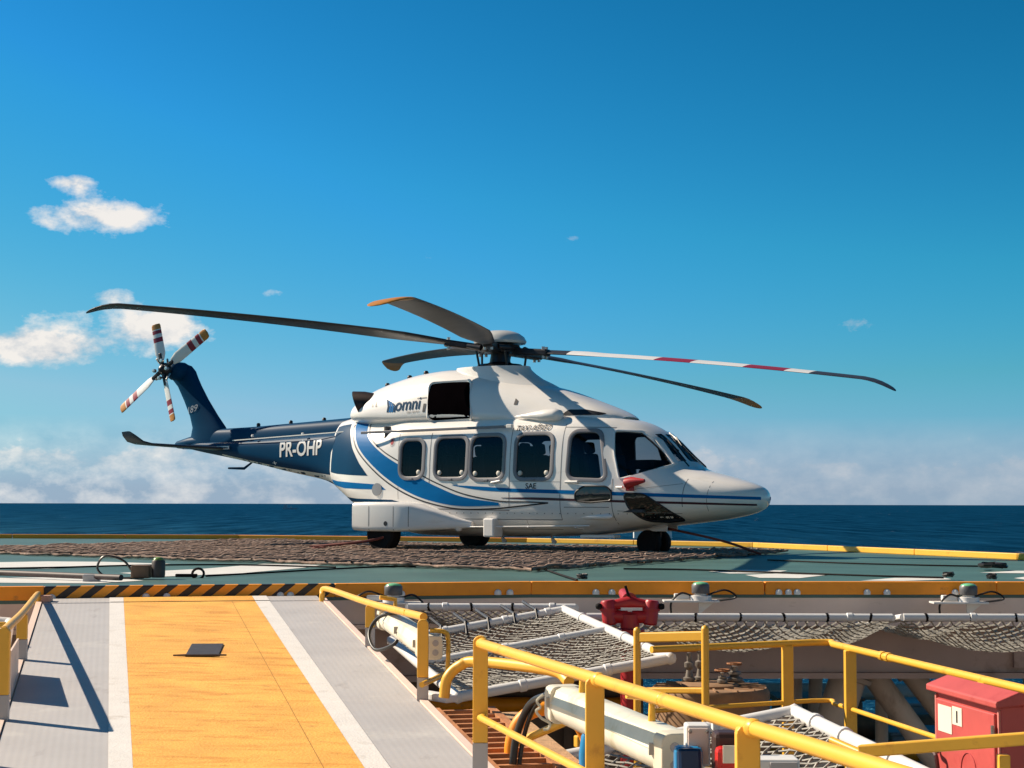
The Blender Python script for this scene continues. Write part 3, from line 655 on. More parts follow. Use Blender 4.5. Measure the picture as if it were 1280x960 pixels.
lettering('PR-OHP', (-5.17, 1.835), (-3.93, 1.865), .315, BLWH, boom, BOOM_T, bold=.022)
lettering('+', (-5.42, 1.67), (-5.28, 1.67), .10, BLWH, boom, BOOM_T, name='jacking_mark')
# fin
FIN = [(2.05, -7.05, -8.34, .17), (2.3, -7.0, -8.10, .16), (2.5, -7.12, -8.05, .145), (2.75, -7.35, -8.13, .13), (3.1, -7.64, -8.32, .125), (3.4, -7.86, -8.50, .14), (3.58, -7.98, -8.68, .17), (3.72, -8.06, -8.76, .19), (3.84, -8.18, -8.74, .16), (3.9, -8.35, -8.62, .06)]
rr = []
for z, xf, xr, t_ in FIN:
    c = (xf + xr) / 2; a = (xf - xr) / 2; rr.append([Vector((c + a * math.cos(q), t_ * math.copysign(abs(math.sin(q)) ** .8, math.sin(q)), z)) for q in np.linspace(0, 2 * math.pi, 32, endpoint=False)])
fm_ = MB().rings(rr); FIN_T = bvh_of(fm_); fin = fm_.build('tail_fin', HNAVY, heli, local=True, smooth=40)
lettering('189', (-8.12, 2.80), (-7.80, 2.86), .15, mat('faded_lettering', (.30, .34, .40), .5), fin, FIN_T, shear=.2, off=.012)
MB().lathe([(.16, -.1), (.20, 0), (.20, .28), (.14, .36), (.06, .40)], (-8.35, -.05, 3.72), (0, -1, 0), 24).build('tail_gearbox', HNAVY, fin, local=True, smooth=40)
# rear fairing behind the fin
MB().rings([[Vector((x, t_ * math.cos(q), z + h_ * math.sin(q))) for q in np.linspace(0, 2 * math.pi, 20, endpoint=False)] for x, t_, z, h_ in ((-7.7, .16, 2.2, .16), (-8.1, .15, 2.18, .14), (-8.5, .10, 2.15, .08), (-8.62, .02, 2.13, .02))]).build('tail_fairing', HNAVY, heli, local=True, smooth=50)
# stabiliser, one swept plane each side with an upturned tip
for s_ in (-1, 1):
    rows = []
    for y, xc, z, ch, th in ((.05, -7.15, 2.03, .80, .09), (.7, -7.28, 2.05, .72, .08), (1.4, -7.44, 2.07, .62, .07), (1.85, -7.56, 2.09, .54, .06), (2.0, -7.66, 2.14, .50, .055), (2.06, -7.78, 2.26, .40, .045), (2.08, -7.86, 2.34, .26, .03)):
        rows.append([Vector((xc + ch / 2 * math.cos(q), s_ * y, z + th / 2 * math.sin(q) * (1.2 + math.cos(q)) / 1.6)) for q in np.linspace(0, 2 * math.pi, 20, endpoint=False)])
    st = MB().rings(rows).build('stabiliser', mat('stab_dark', (.010, .022, .045), .35, var=.2), heli, local=True, smooth=50)
MB().box((-6.86, -.32, 2.05), (.36, .02, .07)).build('position_light', BLWH, heli, local=True)
MB().box((-6.84, -.334, 2.045), (.26, .012, .022)).build('light_band', HRED, heli, local=True)
MB().tube([(-6.3, 0, 1.76), (-6.55, 0, 1.62), (-7.0, 0, 1.63)], [.02, .03, .02], 8).build('tail_bumper', HNAVY, heli, local=True)

# ---- tail rotor
TR = Vector((-8.35, -.60, 3.73))
trh = MB().lathe([(.05, -.12), (.13, -.1), (.15, -.02), (.11, .06), (.05, .12), (.001, .13)], TR, (0, -1, 0), 20).build('tail_rotor_hub', HDK, heli, local=True, smooth=45)
TIPS = [(-.24, .98), (1.30, .72), (-1.27, -.82), (.33, -1.10)]
for q in TIPS:
    a = math.atan2(q[1], q[0]); L = math.hypot(*q); rd = Vector((math.cos(a), 0, math.sin(a))); cd_ = Vector((-math.sin(a), 0, math.cos(a))); yv = Vector((0, -1, 0))
    b_ = MB(); ss = [.22, .34, .52, .60, .615, .70, .705, .78, .79, .86, .88, .96, .995, 1.0]; L_ = L
    prev = None
    for i, f_ in enumerate(ss):
        ch = .122 * (1 - .1 * f_) * (.6 if i == 0 else .35 if i == len(ss) - 1 else .85 if i == len(ss) - 2 else 1); tw = rad(24 - 10 * f_); c2 = cd_ * math.cos(tw) + yv * math.sin(tw); n2 = yv * math.cos(tw) - cd_ * math.sin(tw)
        ring = [TR + rd * (f_ * L_) + yv * .03 + c2 * (ch * math.cos(t)) + n2 * (.018 * math.sin(t)) for t in np.linspace(0, 2 * math.pi, 14, endpoint=False)]
        if prev is not None:
            fm0 = (ss[i - 1] + f_) / 2; mi = 2 if fm0 > .87 else 1 if (.605 < fm0 < .70 or .783 < fm0 < .855) else 0
            b_.rings([prev, ring], cap=(i in (1, len(ss) - 1)), mi=mi)
        prev = ring
    b_.build('tail_rotor_blade', [BLWH, MARO, ORNG], trh, local=True, smooth=50)
    MB().bar(TR + rd * .08 + yv * .03, TR + rd * .36 + yv * .03, .07, .08, yv).build('blade_grip', HDK, trh, local=True, bevel=.015)
    MB().tube([TR + rd * .12 + cd_ * .10 + yv * -.05, TR + rd * .26 + cd_ * .09 + yv * .08], .022, 8).build('damper', mat('bright_alloy', (.6, .58, .55), .3, metal=.8), trh, local=True)
    MB().lathe([(.001, -.035), (.04, -.03), (.04, .03), (.001, .035)], TR + rd * .17 - cd_ * .08 + yv * .1, (0, -1, 0), 10).build('pitch_horn', MATS['bright_alloy'], trh, local=True)

# ---- main rotor
HUB = Vector((0, 0, 3.76))
hub = MB().lathe([(.10, -.36), (.30, -.34), (.34, -.28), (.20, -.22), (.17, -.05), (.36, -.04), (.40, .04), (.36, .10), (.14, .14), (.001, .14)], HUB, n=32).build('rotor_head', HDK, heli, local=True, smooth=40)
MB().lathe([(.48, .13), (.50, .17), (.46, .25), (.36, .325), (.22, .37), (.001, .385)], HUB, n=36).build('hub_cap', mat('hub_cap_paint', (.62, .60, .56), .3, var=.1, coat=.4), hub, local=True, smooth=45)
BL = [(218, 4.40, 'dark'), (290, 3.74, 'orange'), (2, 2.75, 'white'), (74, 2.98, 'orange'), (146, 3.94, 'orange')]
RB = 7.68
LAG = {74: 3.0, 146: -3.0, 290: .6}
for deg, ztip, style in BL:
    a = rad(deg + 2.0 + LAG.get(deg, 0)); rd = Vector((math.cos(a), math.sin(a), 0)); cdv = Vector((-math.sin(a), math.cos(a), 0)); up = Vector((0, 0, 1))
    rs = [.95, 1.2, 1.5, 1.8, 2.2, 2.8, 3.3, 3.305, 3.6, 4.0, 4.005, 4.5, 5.0, 5.005, 5.4, 5.75, 5.755, 6.2, 6.205, 6.6, 7.0, 7.05, 7.2, 7.35, 7.48, 7.58, 7.65, 7.68]
    def zc(r):
        u = r / RB; base = HUB.z + (ztip + .15 - HUB.z) * u + .30 * u * (1 - u)
        return base - (.15 * max(0, (r - 7.0) / .68) ** 2)
    b_ = MB(); prev = None
    for i, r in enumerate(rs):
        ch = .20 if r < 1 else .22 + .32 * min(1, (r - 1.0) / 1.1) if r < 2.1 else .54
        if r > 7.05: ch = .54 - .30 * ((r - 7.05) / .63) ** 1.6
        if r >= 7.65: ch *= .75
        if r >= 7.68: ch *= .4
        sweep = -.17 * max(0, (r - 6.95) / .73) ** 1.8
        pit = rad(9 - 5.5 * r / RB) if style == 'white' else rad(16 - 14 * r / RB); th = .075 if r < 2.2 else .052 * (1 if r < 7.05 else ch / .54)
        c2 = cdv * math.cos(pit) + up * math.sin(pit); n2 = up * math.cos(pit) - cdv * math.sin(pit); ring = []
        for t in np.linspace(0, 2 * math.pi, 18, endpoint=False):
            cc = math.cos(t); xx = ch * (.5 * cc + .10); tt = th * .5 * math.sin(t) * (1.05 + .55 * cc) * (1.1 if math.sin(t) > 0 else .8)
            ring.append(rd * r + up * zc(r) + c2 * (xx) + cdv * sweep + n2 * tt)
        if prev is not None:
            rm = (rs[i - 1] + r) / 2; k0 = len(b_.f)
            b_.rings([prev, ring], cap=(i in (1, len(rs) - 1)))
            for fi in range(k0, len(b_.f)):
                j = (fi - k0); upper = j < 9
                if style == 'white': mi = (3 if (3.302 < rm < 4.003 or 5.002 < rm < 5.753) else 2) if (upper and 1.5 < rm < 6.2) else 0 if rm > 1.5 else 0
                elif style == 'orange': mi = 1 if rm > 7.03 else (4 if not upper and rm > 1.5 else 0)
                else: mi = 0
                b_.m[fi] = mi
        prev = ring
    b_.build('rotor_blade', [CHAR, ORNG, BLWH, MARO, BLDG], hub, local=True, smooth=50)
    pz = lambda r: rd * r + up * zc(r)
    MB().bar(pz(.30), pz(1.05), .20, .13).build('blade_grip', HDK, hub, local=True, bevel=.03)
    for e in (-1, 1): MB().lathe([(.03, -.11), (.03, .11)], pz(.97) + cdv * (.06 * e), up, 10).build('blade_pin', mat('pin_alloy', (.45, .42, .4), .35, metal=.8), hub, local=True)
    MB().tube([rd * .38 + cdv * .26 + up * 3.79, rd * .62 + cdv * .10 + up * zc(.6)], [.055, .045], 10).build('lag_damper', HDK, hub, local=True, smooth=50)
    MB().tube([rd * .40 + cdv * .22 + up * 3.42, rd * .46 + cdv * .20 + up * 3.74], .022, 8).build('pitch_link', HDK, hub, local=True)
MB().lathe([(.24, 3.40), (.42, 3.43), (.44, 3.47), (.40, 3.50), (.2, 3.52)], n=28).build('swashplate', HDK, hub, local=True, smooth=40)

# ---- sponsons and undercarriage
for s_ in (-1, 1):
    rows = []
    for x, y0, y1, z0, z1, rc in ((-2.22, 1.10, 1.58, .44, .88, .08), (-2.19, .9, 1.66, .40, .92, .10), (-1.9, .8, 1.68, .385, .925, .09), (-1.15, .8, 1.68, .385, .925, .09), (-.85, .8, 1.60, .40, .89, .1), (-.45, .8, 1.40, .42, .76, .1), (-.1, .8, 1.22, .44, .64, .08), (.15, .8, 1.10, .46, .58, .05)):
        pl = rounded([(y0, z0), (y1, z0), (y1, z1), (y0, z1)], rc, 5); rows.append([Vector((x, s_ * p.x, p.y)) for p in pl])
    spm = MB().rings(rows); sp_ = spm.build('sponson', HPW, heli, local=True, smooth=40)
    SP_T = bvh_of(spm)
    for x in (-1.78, -1.2, -.9):
        decal('panel_seam', [[(x, .40), (x, .91), (x + .014, .91), (x + .014, .40)]], SEAM, sp_, SP_T, off=.003, side=s_)
    decal('filler_cap', [[(-1.37 + .045 * math.cos(q), .53 + .045 * math.sin(q)) for q in np.linspace(0, 2 * math.pi, 14, endpoint=False)]], HBLK, sp_, SP_T, off=.004, side=s_)
    # main wheel
    W = Vector((-1.62, s_ * 1.42, .335))
    tyre = MB().lathe([(.18, -.12), (.27, -.135), (.315, -.11), (.335, -.05), (.335, .05), (.315, .11), (.27, .135), (.18, .12)], W, (0, 1, 0), 32).build('main_wheel', BLACK, heli, local=True, smooth=35)
    MB().lathe([(.001, -.10), (.06, -.115), (.10, -.09), (.17, -.10), (.185, -.115), (.185, .115), (.17, .10), (.10, .09), (.06, .115), (.001, .10)], W, (0, 1, 0), 24).build('rim', mat('wheel_grey', (.22, .21, .20), .5, metal=.3), tyre, local=True, smooth=35)
    MB().bar(W + Vector((0, -s_ * .16, 0)), W + Vector((.55, -s_ * .22, .26)), .09, .12).build('main_gear_leg', HPW, heli, local=True, bevel=.02)
nt_ = []
for s_ in (-1, 1):
    W = Vector((3.32, s_ * .17, .225))
    tyre = MB().lathe([(.12, -.07), (.19, -.08), (.22, -.055), (.226, 0), (.22, .055), (.19, .08), (.12, .07)], W, (0, 1, 0), 28).build('nose_wheel', BLACK, heli, local=True, smooth=35)
    MB().lathe([(.001, -.05), (.10, -.055), (.125, -.07), (.125, .07), (.10, .055), (.001, .05)], W, (0, 1, 0), 20).build('rim', MATS['wheel_grey'], tyre, local=True, smooth=35)
leg = MB().tube([(3.32, 0, .22), (3.30, 0, .62)], .055, 12).build('nose_gear_leg', mat('gear_alloy', (.30, .29, .28), .4, metal=.5), heli, local=True, smooth=50)
MB().tube([(3.32, -.20, .225), (3.32, .20, .225)], .035, 10).build('axle', STEEL, leg, local=True)
MB().bar((3.30, 0, .42), (2.80, 0, .56), .10, .05).build('drag_brace', HDK, leg, local=True, bevel=.01)
MB().bar((3.44, 0, .28), (3.46, 0, .46), .05, .03).build('torque_link', HDK, leg, local=True)
MB().tube([(3.36, -.06, .30), (3.50, -.08, .40), (3.42, -.06, .56)], .014, 6).build('hydraulic_hose', HBLK, leg, local=True)
for s_ in (-1, 1): MB().box((3.30, s_ * .17, .52), (.80, .02, .20), Matrix.Rotation(rad(14 * s_), 3, 'X')).build('gear_door', HPW, heli, local=True, bevel=.008)

# ---- livery
def both(fn):
    for s_ in (-1, 1): fn(s_)
SWLO = [(-3.02, 2.52), (-2.92, 2.34), (-2.62, 1.96), (-2.18, 1.62), (-1.74, 1.34), (-1.26, 1.11), (-.74, .95), (-.09, .855), (.80, .865)]
SWUP = [(-2.74, 2.58), (-2.60, 2.39), (-2.38, 2.11), (-1.96, 1.84), (-1.49, 1.61), (-1.02, 1.38), (-.55, 1.19), (0, 1.02), (.80, .915)]
lo = curve2(SWLO); up_ = curve2(SWUP)
def shift(c, d):
    out = []
    for i, p in enumerate(c):
        t = (c[min(i + 1, len(c) - 1)] - c[max(i - 1, 0)]).normalized(); out.append(p + Vector((-t.y, t.x)) * d)
    return out
def line2(c, w): return ribbon(shift(c, w / 2), shift(c, -w / 2))
WHOLES = [scaled_in(rounded(WIN['rear'], .17), -.03)]
def livery(s_):
    decal('blue_swoosh', ribbon(up_, lo), HBLUE, body, off=.004, grid=.035, side=s_, holes=WHOLES)
    upk = curve2([(-2.68, 2.60), (-2.55, 2.41), (-2.33, 2.13), (-1.92, 1.875), (-1.45, 1.655), (-.98, 1.425), (-.5, 1.235), (.05, 1.065), (.80, .945), (1.4, .93), (1.86, .915)])
    lok = curve2([(-3.0, 2.42), (-2.96, 2.30), (-2.67, 1.93), (-2.22, 1.58), (-1.77, 1.29), (-1.28, 1.06), (-.75, .90), (-.09, .80), (.7, .81), (1.3, .86), (1.86, .912)])
    decal('black_pinstripe', line2(upk, .022), HBLK, body, off=.004, grid=.04, side=s_, holes=WHOLES); decal('black_pinstripe', line2(lok, .026), HBLK, body, off=.004, side=s_)
    decal('blue_stripe', ribbon(curve2([(-.26, 1.235), (.4, 1.205), (1.2, 1.165), (2.43, 1.13), (3.6, 1.09), (4.6, 1.055), (5.4, 1.025), (5.49, 1.02)]), curve2([(-.22, 1.225), (.4, 1.14), (1.2, 1.10), (2.43, 1.065), (3.6, 1.03), (4.6, 1.0), (5.4, .975), (5.49, .97)])), HBLUE, body, off=.004, side=s_)
    decal('maroon_stripe', ribbon(curve2([(.85, 1.005), (1.6, 1.01), (2.43, .985), (3.6, .955), (4.6, .93), (5.38, .905), (5.44, .905)]), curve2([(.87, .995), (1.6, .965), (2.43, .945), (3.6, .915), (4.6, .893), (5.38, .875), (5.44, .875)])), HRED, body, off=.004, side=s_)
    decal('navy_panel', [[Vector(p) for p in [(-3.95, 2.33), (-3.45, 2.42), (-3.14, 2.44), (-3.10, 2.36), (-2.83, 1.97), (-2.55, 1.66), (-2.28, 1.42), (-2.8, 1.44), (-3.3, 1.47), (-3.95, 1.56)]]], HNAVY, body, off=.004, side=s_)
    decal('blue_stripe', [[(-4.0, 1.43), (-3.3, 1.33), (-1.95, 1.25), (-1.80, 1.15), (-3.0, 1.19), (-3.7, 1.29)]], HBLUE, body, off=.004, side=s_)
    decal('navy_stripe', [[(-3.1, 1.03), (-2.6, .99), (-1.65, .965), (-1.35, .90), (-2.1, .905), (-2.95, .945)]], HRED if False else HNAVY, body, off=.004, side=s_)
    # panel and door seams
    def seam(pts, w=.013): decal('panel_seam', line2([Vector(p) for p in pts], w), SEAM, body, off=.003, side=s_)
    seam([(1.02, .84), (1.03, 2.25)]); seam([(-.78, .95), (-.78, 2.2)]); seam([(2.10, .62), (2.13, 2.3)]); seam([(3.10, .55), (3.14, 1.33)])
    seam([(2.13, 2.24), (3.0, 2.22)]); seam([(.0, .62), (2.1, .62)]); seam([(-.8, .80), (1.02, .78)], .02); seam([(2.18, .84), (3.06, .84)]); seam([(4.35, .85), (4.40, 1.32)])
    seam([(1.02, 1.30), (2.1, 1.28)], .007); seam([(4.75, .78), (4.80, 1.28)], .008); seam([(-1.5, .98), (-1.55, 2.2)], .008); seam([(3.2, .78), (4.3, .74)], .008); seam([(.0, .45), (2.0, .45)], .008); seam([(-.35, .32), (-.35, .62)], .008)
    seam([(1.35, .34), (1.35, .62)], .008); seam([(3.55, 1.15), (4.35, 1.24)], .007)
    for x_ in np.arange(-2.4, 4.2, .16):
        h = hit_side(BODY_T, x_, .73, s_); MB().lathe([(.011, -.003), (.011, .003), (.006, .006)], h[0], h[1], 6).build('rivet', SEAM, body, local=True)
    # lower crew window and chin window, dark glass
    window('lower_window', [(2.42, .95), (2.42, 1.10), (2.58, 1.20), (3.02, 1.20), (3.12, 1.12), (3.12, .96), (2.7, .925)], .06, MATS['lower_glass'], s_, True, .015, HBLK, .006)
    window('chin_window', [(3.34, 1.08), (3.70, 1.07), (4.02, .86), (4.28, .64), (3.95, .60), (3.62, .62), (3.42, .82)], .10, MATS['lower_glass'], s_, True, .015, HBLK, .006)
    h = hit_side(BODY_T, 2.35, 1.275, s_); MB().tube([h[0] + h[1] * .03 + Vector((-.12, 0, 0)), h[0] + h[1] * .04 + Vector((.14, 0, 0))], .025, 8).build('door_handle', HPW, body, local=True, smooth=60)
    h = hit_side(BODY_T, .75, 1.27, s_); MB().tube([h[0] + h[1] * .03 + Vector((-.10, 0, 0)), h[0] + h[1] * .04 + Vector((.10, 0, .03))], .022, 8).build('door_handle', HPW, body, local=True, smooth=60)
    h = hit_side(BODY_T, 3.22, 1.18, s_); MB().tube([h[0] + h[1] * .02, h[0] + h[1] * .05 + Vector((.14, 0, 0))], .022, 8).build('pitot_tube', HPW, body, local=True)
    h = hit_side(BODY_T, -2.02, 1.16, s_); MB().lathe([(.12, -.02), (.12, .012), (.001, .016)], h[0], h[1], 20).build('round_light', mat('lamp_grey', (.25, .25, .26), .3), body, local=True, smooth=40)
    decal('warning_roundel', [[(-1.72 + .075 * math.cos(q), 2.05 + .09 * math.sin(q)) for q in np.linspace(0, 2 * math.pi, 20, endpoint=False)]], mat('roundel_grey', (.55, .5, .5), .5), body, off=.004, side=s_)
    decal('roundel_centre', [[(-1.72 + .04 * math.cos(q), 2.05 + .055 * math.sin(q)) for q in np.linspace(0, 2 * math.pi, 16, endpoint=False)]], RED, body, off=.008, side=s_)
MATS['lower_glass'] = mat('lower_glass', (.016, .013, .010), .07, var=.3, vs=5, coat=.6)
both(livery)
lettering('TAXI-A\u00c9REO', (1.10, 2.195), (1.84, 2.20), .095, HBLK, body, bold=.02, shear=.25, off=.012)
lettering('SAE', (1.38, 1.165), (1.61, 1.165), .10, HBLK, body, bold=.012)
lettering('omni', (-1.80, 2.64), (-1.20, 2.665), .25, HNAVY, cowl, COWL_T, bold=.012)
lettering('t\u00e1xi a\u00e9reo', (-1.50, 2.585), (-1.20, 2.60), .055, SEAM, cowl, COWL_T)
decal('logo_bar', [[(-1.30, 2.855), (-1.30, 2.875), (-1.08, 2.885), (-1.08, 2.865)]], SEAM, cowl, COWL_T, off=.006)
for k in range(4):
    x = -2.05 + k * .058; dz = .028 * k
    decal('logo_blade', [[(x + .045, 2.62), (x + .045, 2.735), (x - .035, 2.885 - dz), (x + .005, 2.875 - dz), (x + .088, 2.735), (x + .088, 2.62)]], HNAVY if k in (0, 3) else HBLUE, cowl, COWL_T, off=.006)
# belly fittings
MB().box((.60, -1.05, .47), (.24, .30, .34)).build('searchlight_box', HPW, heli, local=True, bevel=.03)
MB().lathe([(.001, -.12), (.07, -.08), (.09, 0), (.07, .09), (.001, .13)], (-.12, -1.12, .50), (0, 0, 1), 14).build('belly_light', HPW, heli, local=True, smooth=60)
MB().tube([(-1.05, -1.10, .46), (.8, -1.13, .49), (2.63, -1.02, .52)], .012, 6).build('wire_antenna', HPW, heli, local=True)
for x in (-.9, .2, 1.4, 2.4): MB().tube([(x, -.85, .46), (x, -1.12, .49)], .012, 6).build('wire_standoff', HPW, heli, local=True)
MB().rings([[Vector((x, -1.02 - r_ * .9 * math.cos(q), .68 + r_ * math.sin(q))) for q in np.linspace(0, 2 * math.pi, 14, endpoint=False)] for x, r_ in ((2.16, .03), (2.22, .055), (3.02, .05), (3.10, .02))]).build('boarding_step', HPW, heli, local=True, smooth=50)
MB().box((2.6, -.62, .33), (.7, .24, .06)).build('belly_panel', HPW, heli, local=True, bevel=.02)
for x in (.25, 1.35): MB().rings([[Vector((x + q * .12, -.3 + .02 * c, .32 - q * 0 + (-.10 if q else 0))) for q, c in ((0, 1), (1, 1), (1, -1), (0, -1))], [Vector((x + q * .12 + .03, -.3 + .012 * c, .18)) for q, c in ((0, 1), (.6, 1), (.6, -1), (0, -1))]]).build('blade_antenna', HPW, heli, local=True)
# red pitot cover
h = hit_side(BODY_T, 3.42, 1.24)
MB().tube([h[0] + h[1] * .06, h[0] + h[1] * .07 + Vector((.12, 0, .03)), h[0] + h[1] * .08 + Vector((.36, 0, .045))], [.10, .085, .03], 10).build('pitot_cover', RED, heli, local=True, smooth=60)
MB().box(h[0] + h[1] * .05 + Vector((.06, 0, -.08)), (.16, .03, .09)).build('cover_flag', RED, heli, local=True, bevel=.01)

# ================================================================== ON THE DECK
# ---- rope landing net: two families of slack ropes, tarred brown
def rope_net():
    A = Vector((.3, 22.7)); ex = Vector((-.79, .61)).normalized(); ey = Vector((.47, .88)).normalized(); LX, LY = 14.0, 10.2; P = .22
    rng = np.random.RandomState(3); gx = rng.rand(40, 40); gy = rng.rand(40, 40)
    def fld(g, u, v):
        u = np.clip(u, 0, 38.9); v = np.clip(v, 0, 38.9); i = u.astype(int); j = v.astype(int); a = u - i; b = v - j; a = a * a * (3 - 2 * a); b = b * b * (3 - 2 * b)
        return g[i, j] * (1 - a) * (1 - b) + g[i + 1, j] * a * (1 - b) + g[i, j + 1] * (1 - a) * b + g[i + 1, j + 1] * a * b
    V = []; F = []
    def rope(us, vs, r, lift):
        n_ = len(us); wx = .16 * (fld(gx, us * 2.1, vs * 2.1) - .5); wy = .16 * (fld(gy, us * 2.1, vs * 2.1) - .5)
        X = A.x + ex.x * (us + wx) + ey.x * (vs + wy); Y = A.y + ex.y * (us + wx) + ey.y * (vs + wy)
        Z = .024 + lift + .040 * np.maximum(0, fld(gy, us * 1.3 + 3, vs * 1.9 + 1) - .45) + .02 * rng.rand(n_)
        k = sum(len(q) for q in V)
        for (dx, dz) in ((0, r), (-1, -.0), (0, -r), (1, 0)):
            pass
        nx, ny = (ey.x, ey.y) if abs(us[-1] - us[0]) > abs(vs[-1] - vs[0]) else (ex.x, ex.y)
        ring = np.stack([np.stack([X + nx * r * c, Y + ny * r * c, Z + r * s_], 1) for c, s_ in ((1, 0), (.3, .95), (-.8, .6), (-.6, -.8), (.5, -.85))], 1)
        V.append(ring.reshape(-1, 3)); idx = np.arange(n_ - 1)[:, None] * 5
        for j in range(5):
            j2 = (j + 1) % 5; F.append(np.concatenate([idx + j + k, idx + j2 + k, idx + 5 + j2 + k, idx + 5 + j + k], 1))
    for v in np.arange(0, LY + .01, P): us = np.arange(0, LX, .10); rope(us, np.full_like(us, v) + .03 * np.sin(us * 15.7), .021, 0)
    for u in np.arange(0, LX + .01, P): vs = np.arange(0, LY, .10); rope(np.full_like(vs, u) + .03 * np.sin(vs * 15.7), vs, .021, .022)
    # border rope, doubled
    for v in (0, LY): us = np.arange(0, LX + .1, .15); rope(us, np.full_like(us, v) + .05 * np.sin(us * 4), .022, .0)
    for u in (0, LX): vs = np.arange(0, LY + .1, .15); rope(np.full_like(vs, u) + .05 * np.sin(vs * 4), vs, .022, .0)
    V2 = np.concatenate(V); F2 = np.concatenate(F)
    me = bpy.data.meshes.new('landing_net'); me.vertices.add(len(V2)); me.vertices.foreach_set('co', V2.astype(np.float32).ravel())
    me.loops.add(len(F2) * 4); me.loops.foreach_set('vertex_index', F2.astype(np.int32).ravel()); me.polygons.add(len(F2))
    me.polygons.foreach_set('loop_start', np.arange(0, len(F2) * 4, 4, dtype=np.int32)); me.update(calc_edges=True); me.validate()
    me.materials.append(mat('tarred_rope', (.25, .165, .125), .85, var=.65, vs=6, bump=.6, bs=90, dirt=[((.46, .38, .31), .55, 3.4, (1, 1, 1), .8), ((.05, .03, .025), .58, 2.6, (1, 1, 1), .8)]))
    o = bpy.data.objects.new('landing_net', me); COL.objects.link(o); return o
ln = rope_net(); ln['kind'] = 'stuff'; tag(ln, 'brown rope landing net spread under the helicopter', 'net')

# ---- lashings and ropes lying on the deck
STRAP = mat('webbing_red_brown', (.16, .035, .025), .8, var=.2)
def H(x, y, z): return HELI_O + Vector((x * math.cos(HELI_A) - y * math.sin(HELI_A), x * math.sin(HELI_A) + y * math.cos(HELI_A), z))
def strap(label, pts, r, m, n=6):
    o = MB().tube(spline(pts, 10), r, n).build('tie_down_strap', m, origin=tuple(pts[0]), smooth=60); return tag(o, label, 'strap')
strap('brown lashing strap from the nose gear down to the deck right of the nose', [H(3.45, 0, .50), (3.55, 29.0, .28), (4.25, 29.4, .05)], .022, STRAP)
strap('dark red lashing strap from the near main wheel to the net', [H(-1.3, -1.3, .42), H(-1.75, -1.62, .22), ground(388, 689) + Vector((0, 0, .08))], .028, STRAP)
for k, (lab, px) in enumerate((('long black rope across the deck left, in front of the painted letters', [(-30, 711), (80, 709), (180, 706.5), (300, 706), (420, 709)]),
                  ('black rope lying between net and kerb, running from the letters to below the tail', [(258, 720), (330, 716), (420, 711), (490, 708), (520, 708.5)]),
                  ('thin black rope from the net to the kerb above the red monitor', [(680, 711), (700, 718), (722, 725)]),
                  ('black rope crossing the deck from the nose wheel to the right edge', [(780, 711), (860, 712), (980, 716), (1100, 720), (1180, 722)]),
                  ('black rope nearest the right hand kerb, ending in a coil', [(960, 700), (1060, 704), (1180, 707), (1250, 708)]))):
    pts = [ground(x, y, .02) for x, y in px]; o = MB().tube(spline(pts, 8), .013, 6).build('deck_rope', BLACK, origin=tuple(pts[0]), smooth=60); tag(o, lab, 'rope')
for k, (lab, x, y) in enumerate((('heap of coiled dark rope on the deck at the right edge of the picture', 1240, 710), ('small dark shackle and rope tangle lying on the net left of the near main wheel', 398, 688), ('small dark clump of rope at the kerb above the red monitor', 728, 724.5), ('dark rope clump on the deck close to the kerb, right hand side', 1186, 722), ('second dark rope clump near the kerb, right hand side', 1240, 724.5))):
    c = ground(x, y, .03); pts = []; R_ = (.22, .14, .06, .07, .07)[k]
    for i in range(40): a = i * .55; pts.append(c + Vector((math.cos(a) * R_ * (.5 + .5 * random.random()), math.sin(a) * R_, .006 + i * .0012 + .014 * random.random())))
    o = MB().tube(pts, .012 if k else .02, 5).build('rope_coil', CABLE if k != 1 else STRAP, origin=tuple(c)); tag(o, lab, 'rope coil')

# ---- fire hose / pipe lying on the deck at the left with a hose fitting, and gear by the ramp head
p0, p1 = ground(-40, 714.5, .06), ground(152, 722, .06)
hs_ = thing('deck_hose', 'long dark hose lying along the deck behind the left kerb', 'hose', p0)
MB().tube([p0, p0.lerp(p1, .5) + Vector((0, .03, 0)), p1], .035, 10).build('hose', mat('hose_brown', (.05, .03, .03), .6, var=.3, vs=14), hs_, smooth=60)
for t in (.12, .82): MB().box(p0.lerp(p1, t) + Vector((0, 0, -.02)), (.18, .12, .09)).build('hose_saddle', GREYP, hs_, bevel=.01)
c = ground(192, 724, 0)
jb = thing('deck_light', 'dark perimeter lamp on a brown box behind the striped kerb', 'deck light', c)
MB().box(c + Vector((-.14, 0, .09)), (.22, .18, .15)).build('junction_box', mat('box_brown', (.16, .09, .05), .6, var=.3, vs=8), jb, bevel=.015)
MB().lathe([(.075, .02), (.08, .06), (.08, .21), (.07, .225)], c + Vector((.06, 0, 0)), n=18).build('lamp_body', mat('lamp_brown', (.07, .05, .045), .5, var=.3), jb, smooth=40)
MB().lathe([(.065, .226), (.06, .245), (.03, .26), (.001, .262)], c + Vector((.06, 0, 0)), n=18).build('lens', mat('lens_olive', (.20, .30, .08), .25), jb, smooth=60)
MB().tube(spline([c + Vector((-.24, 0, .08)), c + Vector((-.36, 0, .22)), c + Vector((-.58, 0, .27)), c + Vector((-.66, 0, .12)), c + Vector((-.50, -.02, .02)), c + Vector((-.1, -.05, .02))], 8), .014, 6).build('cable', CABLE, jb, smooth=60)
c = ground(248, 722.5, 0)
hk = thing('tie_down_hook', 'small black tie down ring lying on the deck behind the striped kerb', 'hook', c)
MB().tube(arc(c + Vector((0, 0, .05)), .07, 0, 2 * math.pi, (1, 0, 0), (0, .2, .9), 16), .016, 6).build('ring', BLACK, hk)
